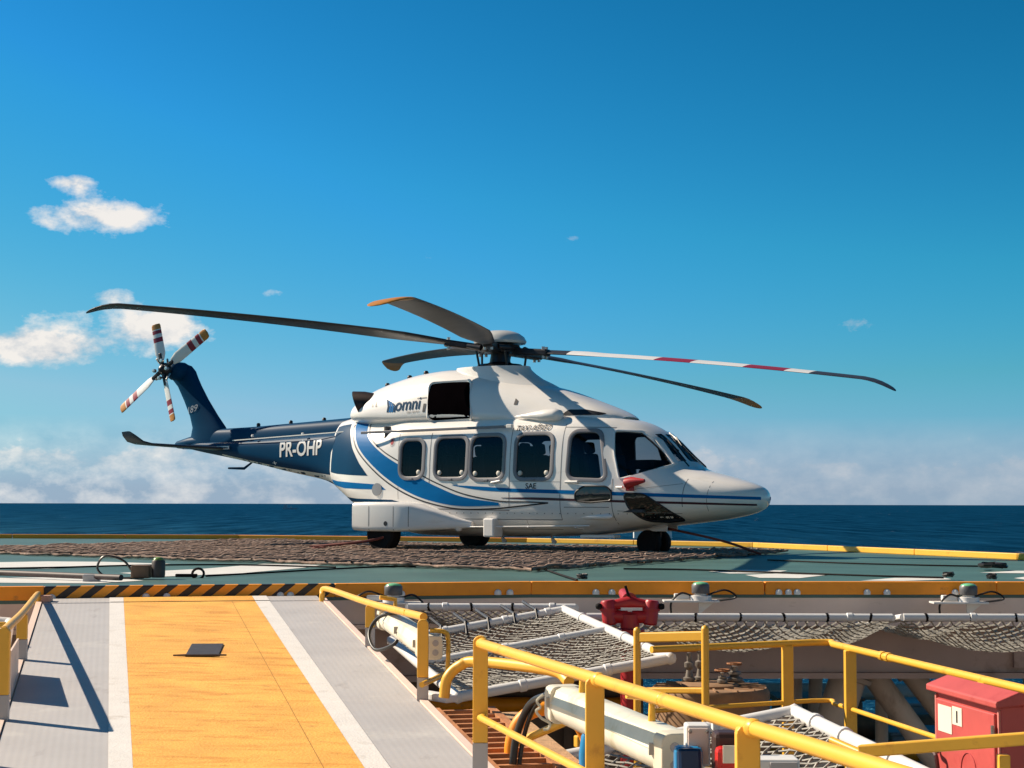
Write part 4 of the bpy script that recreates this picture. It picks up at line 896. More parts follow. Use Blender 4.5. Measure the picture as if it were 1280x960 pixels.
MB().box(c + Vector((-.14, 0, .03)), (.26, .06, .04)).build('strap_end', BLACK, hk, bevel=.008)

# ---- perimeter lights outside the near kerb
LENS = mat('green_lens', (.22, .62, .30), .18, spec=.6, coat=.5)
LBODY = mat('lamp_housing_grey', (.10, .10, .105), .45, var=.2, vs=10)
for lab, px, flip in (('green perimeter lamp beside the top of the ramp handrail', 487, 1), ('green perimeter lamp on the deck edge between the red monitor and the nose', 878, -1), ('green perimeter lamp on the deck edge at the far right', 1219, -1)):
    X = (px - 640) / FPX * 17.2; p, d, nn = near_pt(X, 0); b = Vector((p.x + nn.x * .22, p.y + nn.y * .22, -.06 if px < 900 else -.075))
    t = thing('perimeter_light', lab, 'deck light', b, group='green perimeter lamps')
    MB().box(b + Vector((-.10 if px > 600 else 0, .0, -.02)), (.56, .22, .02)).build('bracket_plate', WHITE, t, bevel=.004)
    MB().prism([(-.02, 0), (.14, 0), (-.02, -.13)], b + Vector((0, -.01, -.03)), (1, 0, 0), (0, 0, 1), (0, 1, 0), .02).build('gusset', WHITE, t)
    MB().lathe([(.11, -.01), (.11, .035), (.06, .04), (.06, .055)], b, n=20).build('lamp_base', WHITE, t, smooth=40)
    MB().lathe([(.085, .056), (.09, .065), (.09, .140), (.082, .150)], b, n=22).build('lamp_housing', LBODY, t, smooth=40)
    MB().lathe([(.078, .151), (.074, .160), (.05, .170), (.02, .175), (.001, .176)], b, n=22).build('lens', LENS, t, smooth=60)
    e = flip
    MB().tube(spline([b + Vector((.08 * e, 0, .03)), b + Vector((.2 * e, -.04, .06)), b + Vector((.30 * e, -.05, -.03)), b + Vector((.30 * e, -.02, -.16))], 8), .011, 6).build('cable', CABLE, t, smooth=60)
    MB().tube(spline([b + Vector((-.08 * e, .05, .04)), b + Vector((-.25 * e, .02, .09)), b + Vector((-.36 * e, .0, .02)), b + Vector((-.2 * e, .08, -.02))], 8), .011, 6).build('cable', CABLE, t, smooth=60)
    MB().box(b + Vector((-.19, .03, .025)), (.15, .09, .055)).build('cable_gland_box', WHITE, t, bevel=.01)

# ---- safety nets
NETM = mat('net_cord', (.36, .34, .30), .75, var=.4, vs=9)
NETD = mat('net_cord_weathered', (.30, .27, .22), .8, var=.5, vs=6)
def net_mesh(c00, c10, c11, c01, pitch, r, sag, sagf=None, m=NETM, parent=None, name='net_mesh'):
    """diamond cord mesh spanning four corners, slack towards the middle"""
    c00, c10, c11, c01 = map(Vector, (c00, c10, c11, c01)); a = ((c10 - c00).length + (c11 - c01).length) / 2; b = ((c01 - c00).length + (c11 - c10).length) / 2
    def P(u, v):
        p = (c00 * (1 - u / a) + c10 * (u / a)) * (1 - v / b) + (c01 * (1 - u / a) + c11 * (u / a)) * (v / b)
        s_ = sagf(u, v, a, b) if sagf else sag * math.sin(math.pi * min(1, max(0, u / a))) ** .7 * math.sin(math.pi * min(1, max(0, v / b))) ** .7
        return p - Vector((0, 0, s_))
    g = MB(); st = pitch / 2
    for sg in (1, -1):
        k = -b if sg == 1 else 0.0; kmax = a if sg == 1 else a + b
        while k < kmax:
            pts = []; v = 0.0
            while v <= b + 1e-6:
                u = k + v if sg == 1 else k - v
                if -1e-6 <= u <= a + 1e-6: pts.append(P(u, v) + Vector((random.uniform(-1, 1), random.uniform(-1, 1), random.uniform(-1, 1))) * (pitch * .07))
                v += st
            if len(pts) > 1: g.tube(pts, r, 3, cap=False)
            k += pitch * 1.0
    return g.build(name, m, parent, kind='stuff', fixn=False)
def pipe(name, a, b, r, parent, m=WHITE, clamps=0):
    o = MB().tube([a, b], r, 14).build(name, m, parent, smooth=50)
    return o
def collars(a, b, r, parent, ts):
    a = Vector(a); b = Vector(b); d = (b - a).normalized()
    for t in ts: MB().lathe([(r * 1.0, -.03), (r * 1.22, -.022), (r * 1.22, .022), (r * 1.0, .03)], a.lerp(b, t), d, 14).build('pipe_coupling', WHITE, parent, smooth=40)
# panel beside the ramp (two bays)
A = Vector((.50, 16.3, -.10)); B = Vector((1.22, 13.3, -.285)); C_ = Vector((-.40, 12.95, -.545)); D_ = Vector((-1.10, 15.9, -.36))
sn = thing('safety_net', 'white pipe framed safety net panel lying between ramp rail and red monitor', 'safety net', D_, group='white framed safety net panels')
for a, b in ((A, B), (B, C_), (C_, D_), (D_, A)): pipe('frame_pipe', a, b, .040, sn)
m1 = A.lerp(B, .46); m2 = D_.lerp(C_, .46); pipe('cross_pipe', m1, m2, .036, sn)
for q in (A, B, C_, D_): MB().lathe([(.001, -.05), (.042, -.03), (.048, 0), (.042, .03), (.001, .05)], q, n=14).build('corner_elbow', WHITE, sn, smooth=60)
collars(A, B, .040, sn, (.2, .62, .8)); collars(B, C_, .040, sn, (.3, .7)); collars(D_, A, .040, sn, (.3, .65, .9)); collars(m1, m2, .036, sn, (.25, .55, .9))
net_mesh(D_, A, m1, m2, .085, .007, .13, m=NETM, parent=sn); net_mesh(m2, m1, B, C_, .085, .007, .12, m=NETM, parent=sn)
for t in (.28, .42, .55, .70, .83):
    p = D_.lerp(A, t); MB().tube([p + Vector((-.12, .42, .10)), p + Vector((0, .0, .05)), p + Vector((.02, -.10, -.08))], .016, 5).build('lashing', CABLE, sn)
# next panel towards the camera
A2 = Vector((1.78, 10.9, -.405)); B2 = Vector((2.40, 8.1, -.585)); C2 = Vector((.80, 7.7, -.84)); D2 = Vector((.18, 10.5, -.66))
sn2 = thing('safety_net', 'white pipe framed safety net panel below the near handrail, foreground', 'safety net', D2, group='white framed safety net panels')
for a, b in ((A2, B2), (B2, C2), (C2, D2), (D2, A2)): pipe('frame_pipe', a, b, .046, sn2)
for q in (A2, D2): MB().lathe([(.001, -.055), (.05, -.03), (.06, 0), (.05, .03), (.001, .055)], q, n=14).build('corner_elbow', WHITE, sn2, smooth=60)
collars(A2, B2, .046, sn2, (.12, .27, .5, .7)); collars(D2, A2, .046, sn2, (.35, .75))
net_mesh(D2, A2, B2, C2, .10, .008, .12, m=NETM, parent=sn2)
# panels along the deck edge at the right
for k, (x0, x1, lab) in enumerate(((-1.0, .62, 'safety net bay along the deck edge behind the ramp side panel'), (.70, 3.55, 'sagging safety net along the deck edge right of the red monitor'), (3.65, 6.6, 'sagging safety net along the deck edge at the far right'))):
    zo = -.150 if k else -.10; yo = 16.05 + .02 * k if k else 16.72
    t = thing('edge_safety_net', lab, 'safety net', (x0, yo, zo), group='safety nets along the deck edge')
    a = Vector((x0, yo, zo)); b = Vector((x1, yo + .04, zo - .004)); c = Vector((x1, 17.6, -.30)); d = Vector((x0, 17.55, -.30))
    pipe('outer_pipe', a, b, .037, t); collars(a, b, .037, t, (.22, .86))
    for q in ((a, d), (b, c)): pipe('arm', q[0], q[1], .035, t)
    if k: net_mesh(a, b, c, d, .095, .008, .2, lambda u, v, la, lb, k=k: .30 * math.sin(math.pi * min(1, max(0, v / lb))) ** .55 * (.30 + .70 * abs(math.sin(math.pi * (u + .35 * k + v * .45) / 1.45)) ** .8) * min(1, .35 + u / .5, .35 + (la - u) / .5), NETM, t)
    else: net_mesh(a, b, c, d, .09, .007, .12, m=NETD, parent=t)
    n_ = int((x1 - x0) / .38)
    for i in range(n_):
        p = a.lerp(b, (i + .5) / n_); MB().lathe([(.041, -.012), (.043, 0), (.041, .012)], p, (1, random.uniform(-.3, .3), random.uniform(-.3, .3)), 8).build('net_tie', BLACK, t)

# ================================================================== HANDRAILS
def post(parent, x, y, z0, z1, w=.076, t=.045, grey=.17, ang=0.0, name='post'):
    """flat plate post with a half-round head; its foot is painted grey"""
    ux = Vector((math.cos(ang), math.sin(ang), 0)); uy = Vector((-ux.y, ux.x, 0)); h = z1 - z0
    head = [(w / 2 * math.cos(q), h - w * .42 + w * .42 * math.sin(q)) for q in np.linspace(0, math.pi, 9)]
    o = MB().prism([(-w / 2, grey + .001), (w / 2, grey + .001)] + head, Vector((x, y, z0)) - uy * (t / 2), ux, (0, 0, 1), uy, t).build(name, YEL, parent, bevel=.006)
    if grey: MB().prism([(-w / 2, 0), (w / 2, 0), (w / 2, grey), (-w / 2, grey)], Vector((x, y, z0)) - uy * (t / 2 + .001), ux, (0, 0, 1), uy, t + .002).build('foot', GREYP, o)
    return o
def rail_along(parent, pts, r, name='top_rail', m=YEL): return MB().tube(pts, r, 14).build(name, m, parent, smooth=50)
def ramp_edge(d, s_):            # point on the ramp's edge line at distance d
    t = (RT.y + RV.y * s_ - d) / RU.y; return ramp(s_, t)
# right hand rail, upper length
q0, q1, q2 = ramp_edge(16.55, .0), ramp_edge(13.75, .03), ramp_edge(11.45, .03)
hr = thing('handrail', 'short yellow handrail at the head of the ramp, right hand side', 'handrail', q1, group='yellow ramp handrails')
for q, zt in ((q1, .10), (q2, .135)): post(hr, q.x, q.y, q.z - .02, zt, .074, .05)
e0 = Vector((q0.x, q0.y, .055))
rail_along(hr, spline([e0 + Vector((.0, .0, -.13)), e0 + Vector((-.005, 0, -.03)), e0 + Vector((.05, -.10, .03)), Vector((q1.x, q1.y, .105)), Vector((q2.x, q2.y, .145)) + Vector((.0, .06, 0))], 8), .027)
# right hand rail, near length
P0 = Vector((-.165, 9.25, 0)); dirr = Vector((.27, -.963, 0)).normalized()
nr = thing('handrail', 'long yellow handrail crossing the foreground beside the ramp, with a mid rail', 'handrail', P0, group='yellow ramp handrails')
rz = [.165, .14, .14]
for k, (d, zt) in enumerate(((0, .195), (1.93, .165), (3.55, .165))):
    p = P0 + dirr * d; post(nr, p.x, p.y, -.57 - (.12 * d / 1.9), zt, .08, .06, .20 if k == 0 else 0)
rail_along(nr, [P0 + Vector((.0, -.03, .155)), P0 + dirr * 1.93 + Vector((0, 0, .155)), P0 + dirr * 5.5 + Vector((0, 0, .155))], .027)
rail_along(nr, [P0 + Vector((0, -.03, -.235)), P0 + dirr * 5.5 + Vector((0, 0, -.30))], .019, 'mid_rail')
for d in (0, 1.93, 3.55):
    MB().lathe([(.028, -.022), (.0325, -.012), (.0325, .012), (.028, .022)], P0 + dirr * (d + .05) + Vector((0, 0, .155)), dirr, 14).build('weld_collar', YEL, nr, smooth=50)
    MB().lathe([(.020, -.016), (.025, -.008), (.025, .008), (.020, .016)], P0 + dirr * (d + .05) + Vector((0, 0, -.237 - .012 * d)), dirr, 12).build('weld_collar', YEL, nr, smooth=50)
for d in (.9, 2.75): MB().lathe([(.0275, -.006), (.030, 0), (.0275, .006)], P0 + dirr * d + Vector((0, 0, .155)), dirr, 14).build('weld_bead', YEL, nr, smooth=50)
# left hand rail
lr = thing('handrail', 'yellow handrail along the left edge of the ramp', 'handrail', ramp_edge(12.8, -RW), group='yellow ramp handrails')
l1, l2, l3 = ramp_edge(12.8, -RW - .02), ramp_edge(10.55, -RW - .02), ramp_edge(9.3, -RW - .06)
for q, zt in ((l1, .09), (l2, .14), (l3, .13)): post(lr, q.x, q.y, q.z - .02, zt, .076, .05, .17, ang=.1)
l0 = ramp_edge(16.1, -RW - .04)
rail_along(lr, spline([Vector((l0.x, l0.y, -.10)), Vector((l0.x, l0.y, .01)), Vector((l0.x + .02, l0.y - .1, .05)), Vector((l1.x, l1.y, .085)), Vector((l2.x, l2.y, .12))], 8), .027)
rail_along(lr, [Vector((l3.x, l3.y, .11)), Vector((l3.x + .5, l3.y - 2.1, .11))], .027)
MB().box(Vector((l1.x * .5 + l2.x * .5 + .005, l1.y * .5 + l2.y * .5, -.22)), (.012, 1.05, .33), Matrix.Rotation(.235, 3, 'Z')).build('kick_panel', WALLW, lr)
MB().box(Vector((l0.x + .05, l0.y + .05, -.03)), (.13, .10, .13)).build('rail_socket', mat('socket_pink', (.5, .3, .24), .6), lr, bevel=.01)
# left safety net beside the ramp
A3 = Vector((-5.9, 16.0, -.12)); B3 = Vector((-5.2, 12.9, -.30)); C3 = Vector((-3.9, 13.2, -.42)); D3 = Vector((-4.62, 15.9, -.2))
sn3 = thing('safety_net', 'white pipe framed safety net panel left of the ramp, cut by the picture edge', 'safety net', D3, group='white framed safety net panels')
for a, b in ((A3, B3), (B3, C3), (C3, D3), (D3, A3), (A3.lerp(B3, .45), D3.lerp(C3, .45))): pipe('frame_pipe', a, b, .045, sn3)
net_mesh(D3, A3, B3, C3, .10, .008, .10, m=NETM, parent=sn3)
lb = thing('handrail', 'yellow cross rail behind the left ramp handrail', 'handrail', (-4.75, 15.0, -.1))
MB().bar((-5.4, 14.7, .02), (-4.45, 14.9, .035), .05, .05).build('top_rail', YEL, lb, bevel=.01)
MB().bar((-5.4, 13.6, -.08), (-3.95, 13.5, -.05), .04, .04).build('mid_rail', YEL, lb, bevel=.01)
MB().box((-5.2, 14.72, -.5), (.06, .06, 1.0)).build('post', YEL, lb)

# ================================================================== BELOW AND BESIDE THE RAMP
BEIGE = mat('beige_structure_paint', (.66, .53, .44), .6, var=.12, vs=1.5, dirt=[((.22, .13, .08), .58, 2.5, (1, 1, .4), .75)])
BROWN = mat('brown_deck_paint', (.20, .125, .085), .7, var=.3, vs=1.2, dirt=[((.08, .05, .04), .55, 1.6, (1, 1, 1), .8), ((.36, .24, .15), .64, 4, (1, 1, 1), .7)])
# ---- lower deck of the ship
ld = MB().box((4, 20.5, -3.55), (44, 31, .2)).build('lower_deck', BROWN, kind='structure')
# ---- house under the helideck
sb = thing('support_house', 'brown painted bulkhead house holding up the helideck behind the ramp', 'building', (-4, 22, -3.45))
MB().box((-5.2, 23.0, -2.2), (13.6, 4.0, 2.5)).build('wall', BROWN, sb, bevel=.02)
for k in range(10): MB().box((-11.2 + k * 1.32, 20.94, -2.2), (.09, .12, 2.45)).build('stiffener', BROWN, sb)
MB().tube([(-12, 20.75, -1.5), (1.5, 20.75, -1.5)], .09, 12).build('wall_pipe', YEL_SHADE, sb, smooth=50)
# ---- columns and braces carrying the helideck on the right
def column(label, pa, pb, r, m=BEIGE, name='support_column'):
    a = Vector(pa); b = Vector(pb); o = thing(name, label, 'column', b, group='support columns under the helideck')
    MB().tube([a, b], r, 20).build('shaft', m, o, smooth=50); d = (a - b).normalized()
    MB().lathe([(r, 0), (r * 1.45, .001), (r * 1.45, .05), (r, .055)], b, d, 20).build('base_flange', m, o, smooth=30)
    MB().lathe([(r, -.16), (r * 1.3, -.15), (r * 1.3, -.10), (r, -.09)], a, d, 20).build('head_flange', m, o, smooth=30); return o
z_ = -3.45
def low(x, y, d): p = at(x, y, d); return Vector((p.x, d, z_))
def ext(xa, ya, xb, yb, d):
    a = at(xa, ya, d); b = at(xb, yb, d); t = (z_ - a.z) / (b.z - a.z); return Vector((a.x, d, -.88)), Vector((a.x + (b.x - a.x) * t, d, z_))
column('thick beige column leaning left under the helideck edge', *ext(1066, 825, 1040, 905, 19.2), .20)
column('beige brace leaning right, crossing behind the yellow rail corner', *ext(1082, 825, 1150, 920, 19.4), .135)
column('beige brace leaning right, just left of the red cabinet', *ext(1128, 815, 1192, 900, 19.6), .125)
column('slim upright beige column between the two braces', *ext(1103, 825, 1103, 905, 20.2), .075)
column('slim upright beige column left of the thick leaning column', *ext(1022, 825, 1020, 880, 21.5), .085)
column('upright beige column behind the brown drum', *ext(990, 825, 990, 900, 20.6), .13)
column('short beige column under the helideck at the right picture edge', *ext(1212, 815, 1212, 860, 22), .20)
column('far beige column under the helideck right of the red cabinet', *ext(1300, 815, 1300, 860, 24), .22)
# ---- pipes, crates and vents lying about on the lower deck
def pipe_run(label, pts, r, m, name='pipe_run'):
    o = thing(name, label, 'pipe', pts[0]); pts = [Vector(p) for p in pts]
    MB().tube(pts, r, 14).build('pipe', m, o, smooth=50)
    for p, q in zip(pts[:-1], pts[1:]):
        d = (q - p).normalized()
        for t in (.3, .7): MB().lathe([(r, -.05), (r * 1.5, -.045), (r * 1.5, .045), (r, .05)], p.lerp(q, t), d, 14).build('flange', m, o, smooth=30)
    return o
GRN = mat('pipe_rust_brown', (.24, .12, .06), .7, var=.3, vs=5)
pipe_run('rust brown pipe running along the lower deck beyond the drum', [(2.0, 30, -3.0), (12, 31, -3.0)], .22, GRN)
pipe_run('beige pipe running along the lower deck behind the columns', [(3.0, 33.5, -2.7), (14, 33.2, -2.7)], .16, BEIGE)
pipe_run('yellow pipe on the lower deck behind the columns', [(2.6, 28, -3.1), (10, 27.6, -3.1)], .10, YEL_SHADE)
for k, (x, y, sx, sy, sz, lab) in enumerate(((5.6, 31.8, 1.5, 1.0, .8, 'brown crate on the lower deck between the leaning braces'), (7.9, 32.6, 1.2, 1.0, .62, 'grey crate on the lower deck left of the red cabinet'), (3.6, 32.2, .8, .8, 1.1, 'beige vent box on the lower deck behind the thick column'), (6.8, 29.4, .9, .9, .5, 'blue grey equipment box on the lower deck below the yellow mid rail'))):
    o = thing('equipment_box', lab, 'box', (x, y, z_)); m = (BROWN, GREYP, BEIGE, mat('box_blue_grey', (.22, .27, .32), .6))[k]
    MB().box((x, y, z_ + sz / 2), (sx, sy, sz)).build('case', m, o, bevel=.03); MB().box((x, y, z_ + sz + .03), (sx + .08, sy + .08, .06)).build('lid', m, o, bevel=.02)
    for e in (-1, 1): MB().box((x + e * sx * .3, y - sy / 2 - .01, z_ + sz * .55), (.06, .03, sz * .5)).build('clasp', STEEL, o)

# ---- brown drum with fittings on its top
dc = at(888, 858, 14.6)
dr = thing('round_tank', 'brown round tank with valves on its lid, behind the white net panel', 'tank', (dc.x, dc.y, -1.6))
DRM = mat('drum_brown', (.29, .165, .085), .75, var=.3, vs=4, dirt=[((.12, .06, .03), .56, 3, (1, 1, 1), .7), ((.45, .30, .18), .62, 5, (1, 1, 1), .6)])
R_ = .50; zt = dc.z
MB().lathe([(R_, zt - .9), (R_, zt - .05), (R_ * .98, zt - .015), (R_ * .95, zt)], (dc.x, dc.y, 0), n=48).build('shell', DRM, dr, smooth=35)
for k in range(16):
    a = 2 * math.pi * k / 16; v = Vector((math.cos(a), math.sin(a), 0)); MB().bar(dc + v * .26 + Vector((0, 0, .006)), dc + v * .47 + Vector((0, 0, .006)), .014, .012).build('lid_rib', DRM, dr)
MB().lathe([(.24, 0), (.24, .02), (.22, .03), (.001, .03)], dc, n=32).build('manhole_lid', DRM, dr, smooth=35)
for (dx, dy, h_, w_) in ((-.16, .12, .24, .035), (-.06, .18, .25, .035), (.22, .10, .13, .05), (.10, -.05, .09, .03)):
    p = dc + Vector((dx, dy, .03)); v = MB().lathe([(w_, 0), (w_ * 1.5, .01), (w_ * 1.5, .03), (w_, .04), (w_ * .7, h_ * .4), (w_ * 1.2, h_ * .5), (w_ * 1.2, h_ * .65), (w_ * .6, h_ * .7), (w_ * .6, h_), (.001, h_ + .01)], p, n=12).build('valve', mat('valve_grey', (.22, .19, .16), .5, metal=.4, var=.4, vs=20), dr, smooth=35)
    MB().tube(arc(p + Vector((0, 0, h_ + .02)), .06, 0, 2 * math.pi, (1, 0, 0), (0, 1, 0), 14), .010, 5).build('hand_wheel', RUST, v)
# ---- yellow guard frame by the net panel
fa = at(797, 792, 12.9); fb = at(882, 790, 12.5)
gf = thing('guard_rail', 'low yellow two post guard rail standing between the net panel and the brown tank', 'guard rail', (fa.x, fa.y, -1.9))
for p in (fa, fb): MB().tube([(p.x, p.y, -1.9), (p.x, p.y, p.z + .02)], .028, 12).build('post', YEL, gf, smooth=50); MB().lathe([(.028, 0), (.024, .018), (.001, .03)], (p.x, p.y, p.z + .02), n=12).build('post_cap', YEL, gf, smooth=60)
MB().bar(fa - Vector((0, 0, .03)), fb - Vector((0, 0, .03)), .035, .075).build('top_rail', YEL, gf, bevel=.01)
MB().bar(fa - Vector((0, 0, .42)), fb - Vector((0, 0, .42)), .03, .045).build('mid_rail', YEL, gf, bevel=.01)
ga = at(720, 905, 11.6); gb = at(905, 862, 12.1)
MB().bar(Vector((ga.x, ga.y, fa.z - .62)), Vector((gb.x, gb.y, fa.z - .62)), .06, .08).build('lower_rail', YEL, gf, bevel=.01)
# ---- walkway rail that turns the corner
ZR = -.20
k0 = ground(815, 812, ZR); k1 = ground(1030, 802.5, ZR); k2 = ground(1300, 866, ZR); k3 = k2 + (k2 - k1) * .6
wr = thing('handrail', 'yellow pipe handrail that turns a corner in front of the helideck columns', 'handrail', (k1.x, k1.y, -1.9))
rail_along(wr, [k0] + spline([k0.lerp(k1, .93), k1 + Vector((.05, -.05, 0)), k1.lerp(k2, .06)], 6) + [k2, k3], .027)
dn = Vector((0, 0, -.46))
rail_along(wr, [k0 + dn] + spline([k0.lerp(k1, .93) + dn, k1 + Vector((.05, -.05, -.46)), k1.lerp(k2, .06) + dn], 6) + [k2 + dn, k3 + dn], .018, 'mid_rail')
for t, (a, b) in ((.78, (k0, k1)), (.16, (k1, k2)), (.80, (k1, k2))):
    p = a.lerp(b, t); MB().box((p.x, p.y, (ZR - 1.9) / 2), (.085, .085, 1.9 + ZR - .03)).build('post', YEL, wr, bevel=.008)
for t in (.34, .37): 
    p = k1.lerp(k2, t); MB().lathe([(.034, -.03), (.036, 0), (.034, .03)], p, (k2 - k1), 12).build('joint_sleeve', YEL, wr)
# ---- red cabinet on the rail
ca = Vector((2.45, 10.0, 0)); cdir = Vector((.15, -.989, 0)).normalized(); cn = Vector((cdir.y, -cdir.x, 0))      # along the door, out of the door (towards the left)
zt = -.085; WC, DC, HC = .88, .17, .80
cb = thing('fire_cabinet', 'faded red metal cabinet with a sloped hood hanging on the yellow rail', 'cabinet', (ca.x, ca.y, zt - HC))
def cpt(u, w, z): return ca + cdir * u - cn * w + Vector((0, 0, z))
def cbox(u0, u1, w0, w1, z0, z1): return MB().rings([[cpt(u0, w0, z), cpt(u1, w0, z), cpt(u1, w1, z), cpt(u0, w1, z)] for z in (z0, z1)])
cbox(0, WC, 0, DC, zt - HC, zt - .07).build('case', PINK, cb, bevel=.012)
cbox(.05, WC - .05, -.022, -.002, zt - HC + .05, zt - .12).build('door', PINK, cb, bevel=.008)
MB().rings([[cpt(u, -.045, zt - .085), cpt(u, -.045, zt - .05), cpt(u, DC * .5, zt), cpt(u, DC + .03, zt - .03), cpt(u, DC + .03, zt - .068), cpt(u, DC, zt - .068)] for u in (-.04, WC + .03)]).build('hood', PINK, cb, bevel=.008)
MB().tube(spline([cpt(.10, -.03, zt - .42), cpt(.10, -.07, zt - .41), cpt(.17, -.075, zt - .43), cpt(.17, -.06, zt - .54)], 5), .013, 6).build('door_handle', mat('handle_dark', (.08, .02, .02), .4), cb)
STK = mat('paper_sticker', (.80, .74, .60), .6, var=.05)
cbox(.09, .28, -.0255, -.0235, zt - .30, zt - .15).build('sticker', STK, cb); st2 = cbox(.29, .42, -.0255, -.0235, zt - .24, zt - .14).build('sticker', STK, cb)
vs, fs = text_mesh('1', .085, .004); t1 = MB().add([cpt(.335 + v.x, -.0275, zt - .222 + v.y) for v in vs], fs); t1.build('lettering', HBLK, cb, fixn=False)
for u in (.012, WC - .03): cbox(u, u + .018, -.012, -.001, zt - HC + .05, zt - .10).build('door_edge', mat('edge_pale', (.62, .2, .17), .5), cb)
for z_h in (.22, .62): MB().tube([cpt(WC - .045, -.03, zt - z_h - .04), cpt(WC - .045, -.03, zt - z_h + .04)], .012, 8).build('hinge', STEEL, cb)
MB().tube(arc(cpt(.50, -.024, zt - .47), .10, 0, 2 * math.pi, cdir, (0, 0, 1), 24), .0035, 5).build('faded_ring_mark', mat('ring_dark', (.42, .06, .06), .6), cb)
MB().box(cpt(.3, .1, zt - HC - .35), (.05, .05, .7)).build('cabinet_leg', YEL_SHADE, cb); MB().box(cpt(.75, .1, zt - HC - .35), (.05, .05, .7)).build('cabinet_leg', YEL_SHADE, cb)
# ---- flat yellow rail in the right foreground
ra = at(1075, 939, 8.7); rb = at(1300, 922, 8.3)
fr = thing('guard_rail', 'flat yellow rail with one post in front of the red cabinet', 'guard rail', (rb.x, rb.y, -1.9))
MB().bar(ra, rb, .05, .062).build('top_rail', YEL, fr, bevel=.008)
pp = at(1257, 931, 8.34); MB().box((pp.x, pp.y + .03, pp.z - .55), (.055, .055, 1.0)).build('post', YEL, fr, bevel=.006)
pc = at(1105, 962, 9.0); MB().tube([at(1040, 925, 9.6), at(1180, 985, 8.9)], .02, 10).build('mid_rail', YEL, fr, smooth=50)

# ---- fluorescent light fittings along the rail
DIFF = mat('fitting_diffuser', (.80, .76, .62), .35, var=.14, vs=3, spec=.5, dirt=[((.55, .44, .22), .54, 4, (1, 1, 1), .65)])
ENDM = mat('fitting_cream', (.72, .66, .52), .45, var=.1)
def fitting(label, a, b, w=.17, h=.17):
    a = Vector(a); b = Vector(b); d = (b - a).normalized(); sd = d.cross(Vector((0, 0, 1))).normalized(); up = sd.cross(d)
    o = thing('fluorescent_light', label, 'light fitting', a, group='fluorescent fittings beside the ramp rail')
    def prof(p, s_=1.0, pts=None): return [p + sd * (x * w * s_) + up * (z * h * s_) for x, z in pts]
    body_ = [(-.5, .06), (-.36, .42), (-.18, .5), (.18, .5), (.36, .42), (.5, .06)]; lens_ = [(.47, .055), (.5, -.1), (.40, -.36), (.2, -.5), (-.2, -.5), (-.40, -.36), (-.5, -.1), (-.47, .055)]
    MB().rings([prof(a + d * .10, 1, body_ ), prof(b - d * .10, 1, body_)]).build('housing', DIFF, o, smooth=35)
    MB().rings([prof(a + d * .11, .985, lens_), prof(b - d * .11, .985, lens_)]).build('diffuser', DIFF, o, smooth=35)
    full = rounded([(-.5, -.5), (.5, -.5), (.5, .5), (-.5, .5)], .22, 4)
    for p, q in ((a, a + d * .12), (b - d * .12, b)): MB().rings([prof(p, 1.0, full), prof(q, 1.02, full)]).build('end_cap', ENDM, o, smooth=35, bevel=.006)
    for t in (.05, .5, .93):
        for e in (-1, 1): MB().box(a.lerp(b, t) + sd * (w * .5 * e) + up * .015, (.03, .03, .05)).build('clip', STEEL, o)
    for x_, z_2 in ((-.2, .2), (.2, .2), (-.2, -.2), (.2, -.2)): MB().lathe([(.022, -.002), (.022, .004), (.001, .006)], b + sd * (x_ * w) + up * (z_2 * h), d, 10).build('cable_gland', GREYP, o)
    for t in (.2, .78):
        p = a.lerp(b, t) + up * (h * .5); MB().tube([p, p + Vector((0, 0, .10)), p + sd * .12 + Vector((0, 0, .12))], .018, 8).build('hanger', YEL, o)
    return o
fitting('shorter fluorescent light fitting behind the handrail at the ramp head', (-.97, 13.5, .005), (-.55, 11.75, -.08), .17, .16)
fitting('long cream fluorescent light fitting behind the foreground handrail', (.265, 9.15, -.145), (.735, 7.42, -.175), .19, .19)
# ---- curved yellow pipes and hose by the fittings
cp = [at(556, 872, 11.2), at(560, 848, 11.2), at(576, 832, 11.2), at(600, 827, 11.1), at(690, 838, 10.4), at(712, 852, 10.2)]
o = MB().tube(spline(cp, 8), .035, 12).build('bent_pipe', YEL, origin=tuple(cp[0]), smooth=50); tag(o, 'bent yellow pipe arching behind the first post of the foreground handrail', 'pipe')
cp = [at(646, 985, 9.9), at(640, 935, 9.9), at(652, 900, 9.9), at(680, 886, 9.9), at(712, 893, 9.9), at(735, 925, 9.9), at(742, 985, 9.9)]
o = MB().tube(spline(cp, 8), .04, 12).build('bent_pipe', YEL_SHADE, origin=tuple(cp[0]), smooth=50); tag(o, 'yellow hoop pipe below the long light fitting', 'pipe')
cp = [at(648, 928, 9.7), at(708, 902, 9.4), at(714, 895, 9.4), at(706, 891, 9.5)]
o = MB().tube(spline(cp, 6), .022, 10).build('bent_pipe', YEL, origin=tuple(cp[0]), smooth=50); tag(o, 'thin yellow pipe with an upturned end below the long light fitting', 'pipe')
cp = [at(688, 868, 9.3), at(664, 880, 9.5), at(648, 915, 9.6), at(642, 955, 9.6), at(642, 1000, 9.6)]
o = MB().tube(spline(cp, 8), .021, 10).build('hose', CABLE, origin=tuple(cp[0]), smooth=50); tag(o, 'thick black hose hanging from the long light fitting', 'hose')
cp = [at(684, 868, 9.35), at(668, 886, 9.5), at(656, 920, 9.6), at(650, 960, 9.6), at(650, 1000, 9.6)]
o = MB().tube(spline(cp, 8), .013, 8).build('hose', CABLE, origin=tuple(cp[0]), smooth=50); tag(o, 'thin black cable beside the thick black hose', 'cable')
cp = [at(680, 868, 9.3), at(672, 876, 9.3), at(676, 884, 9.3), at(671, 889, 9.3), at(678, 898, 9.3), at(688, 904, 9.3), at(686, 911, 9.3), at(680, 912, 9.3)]
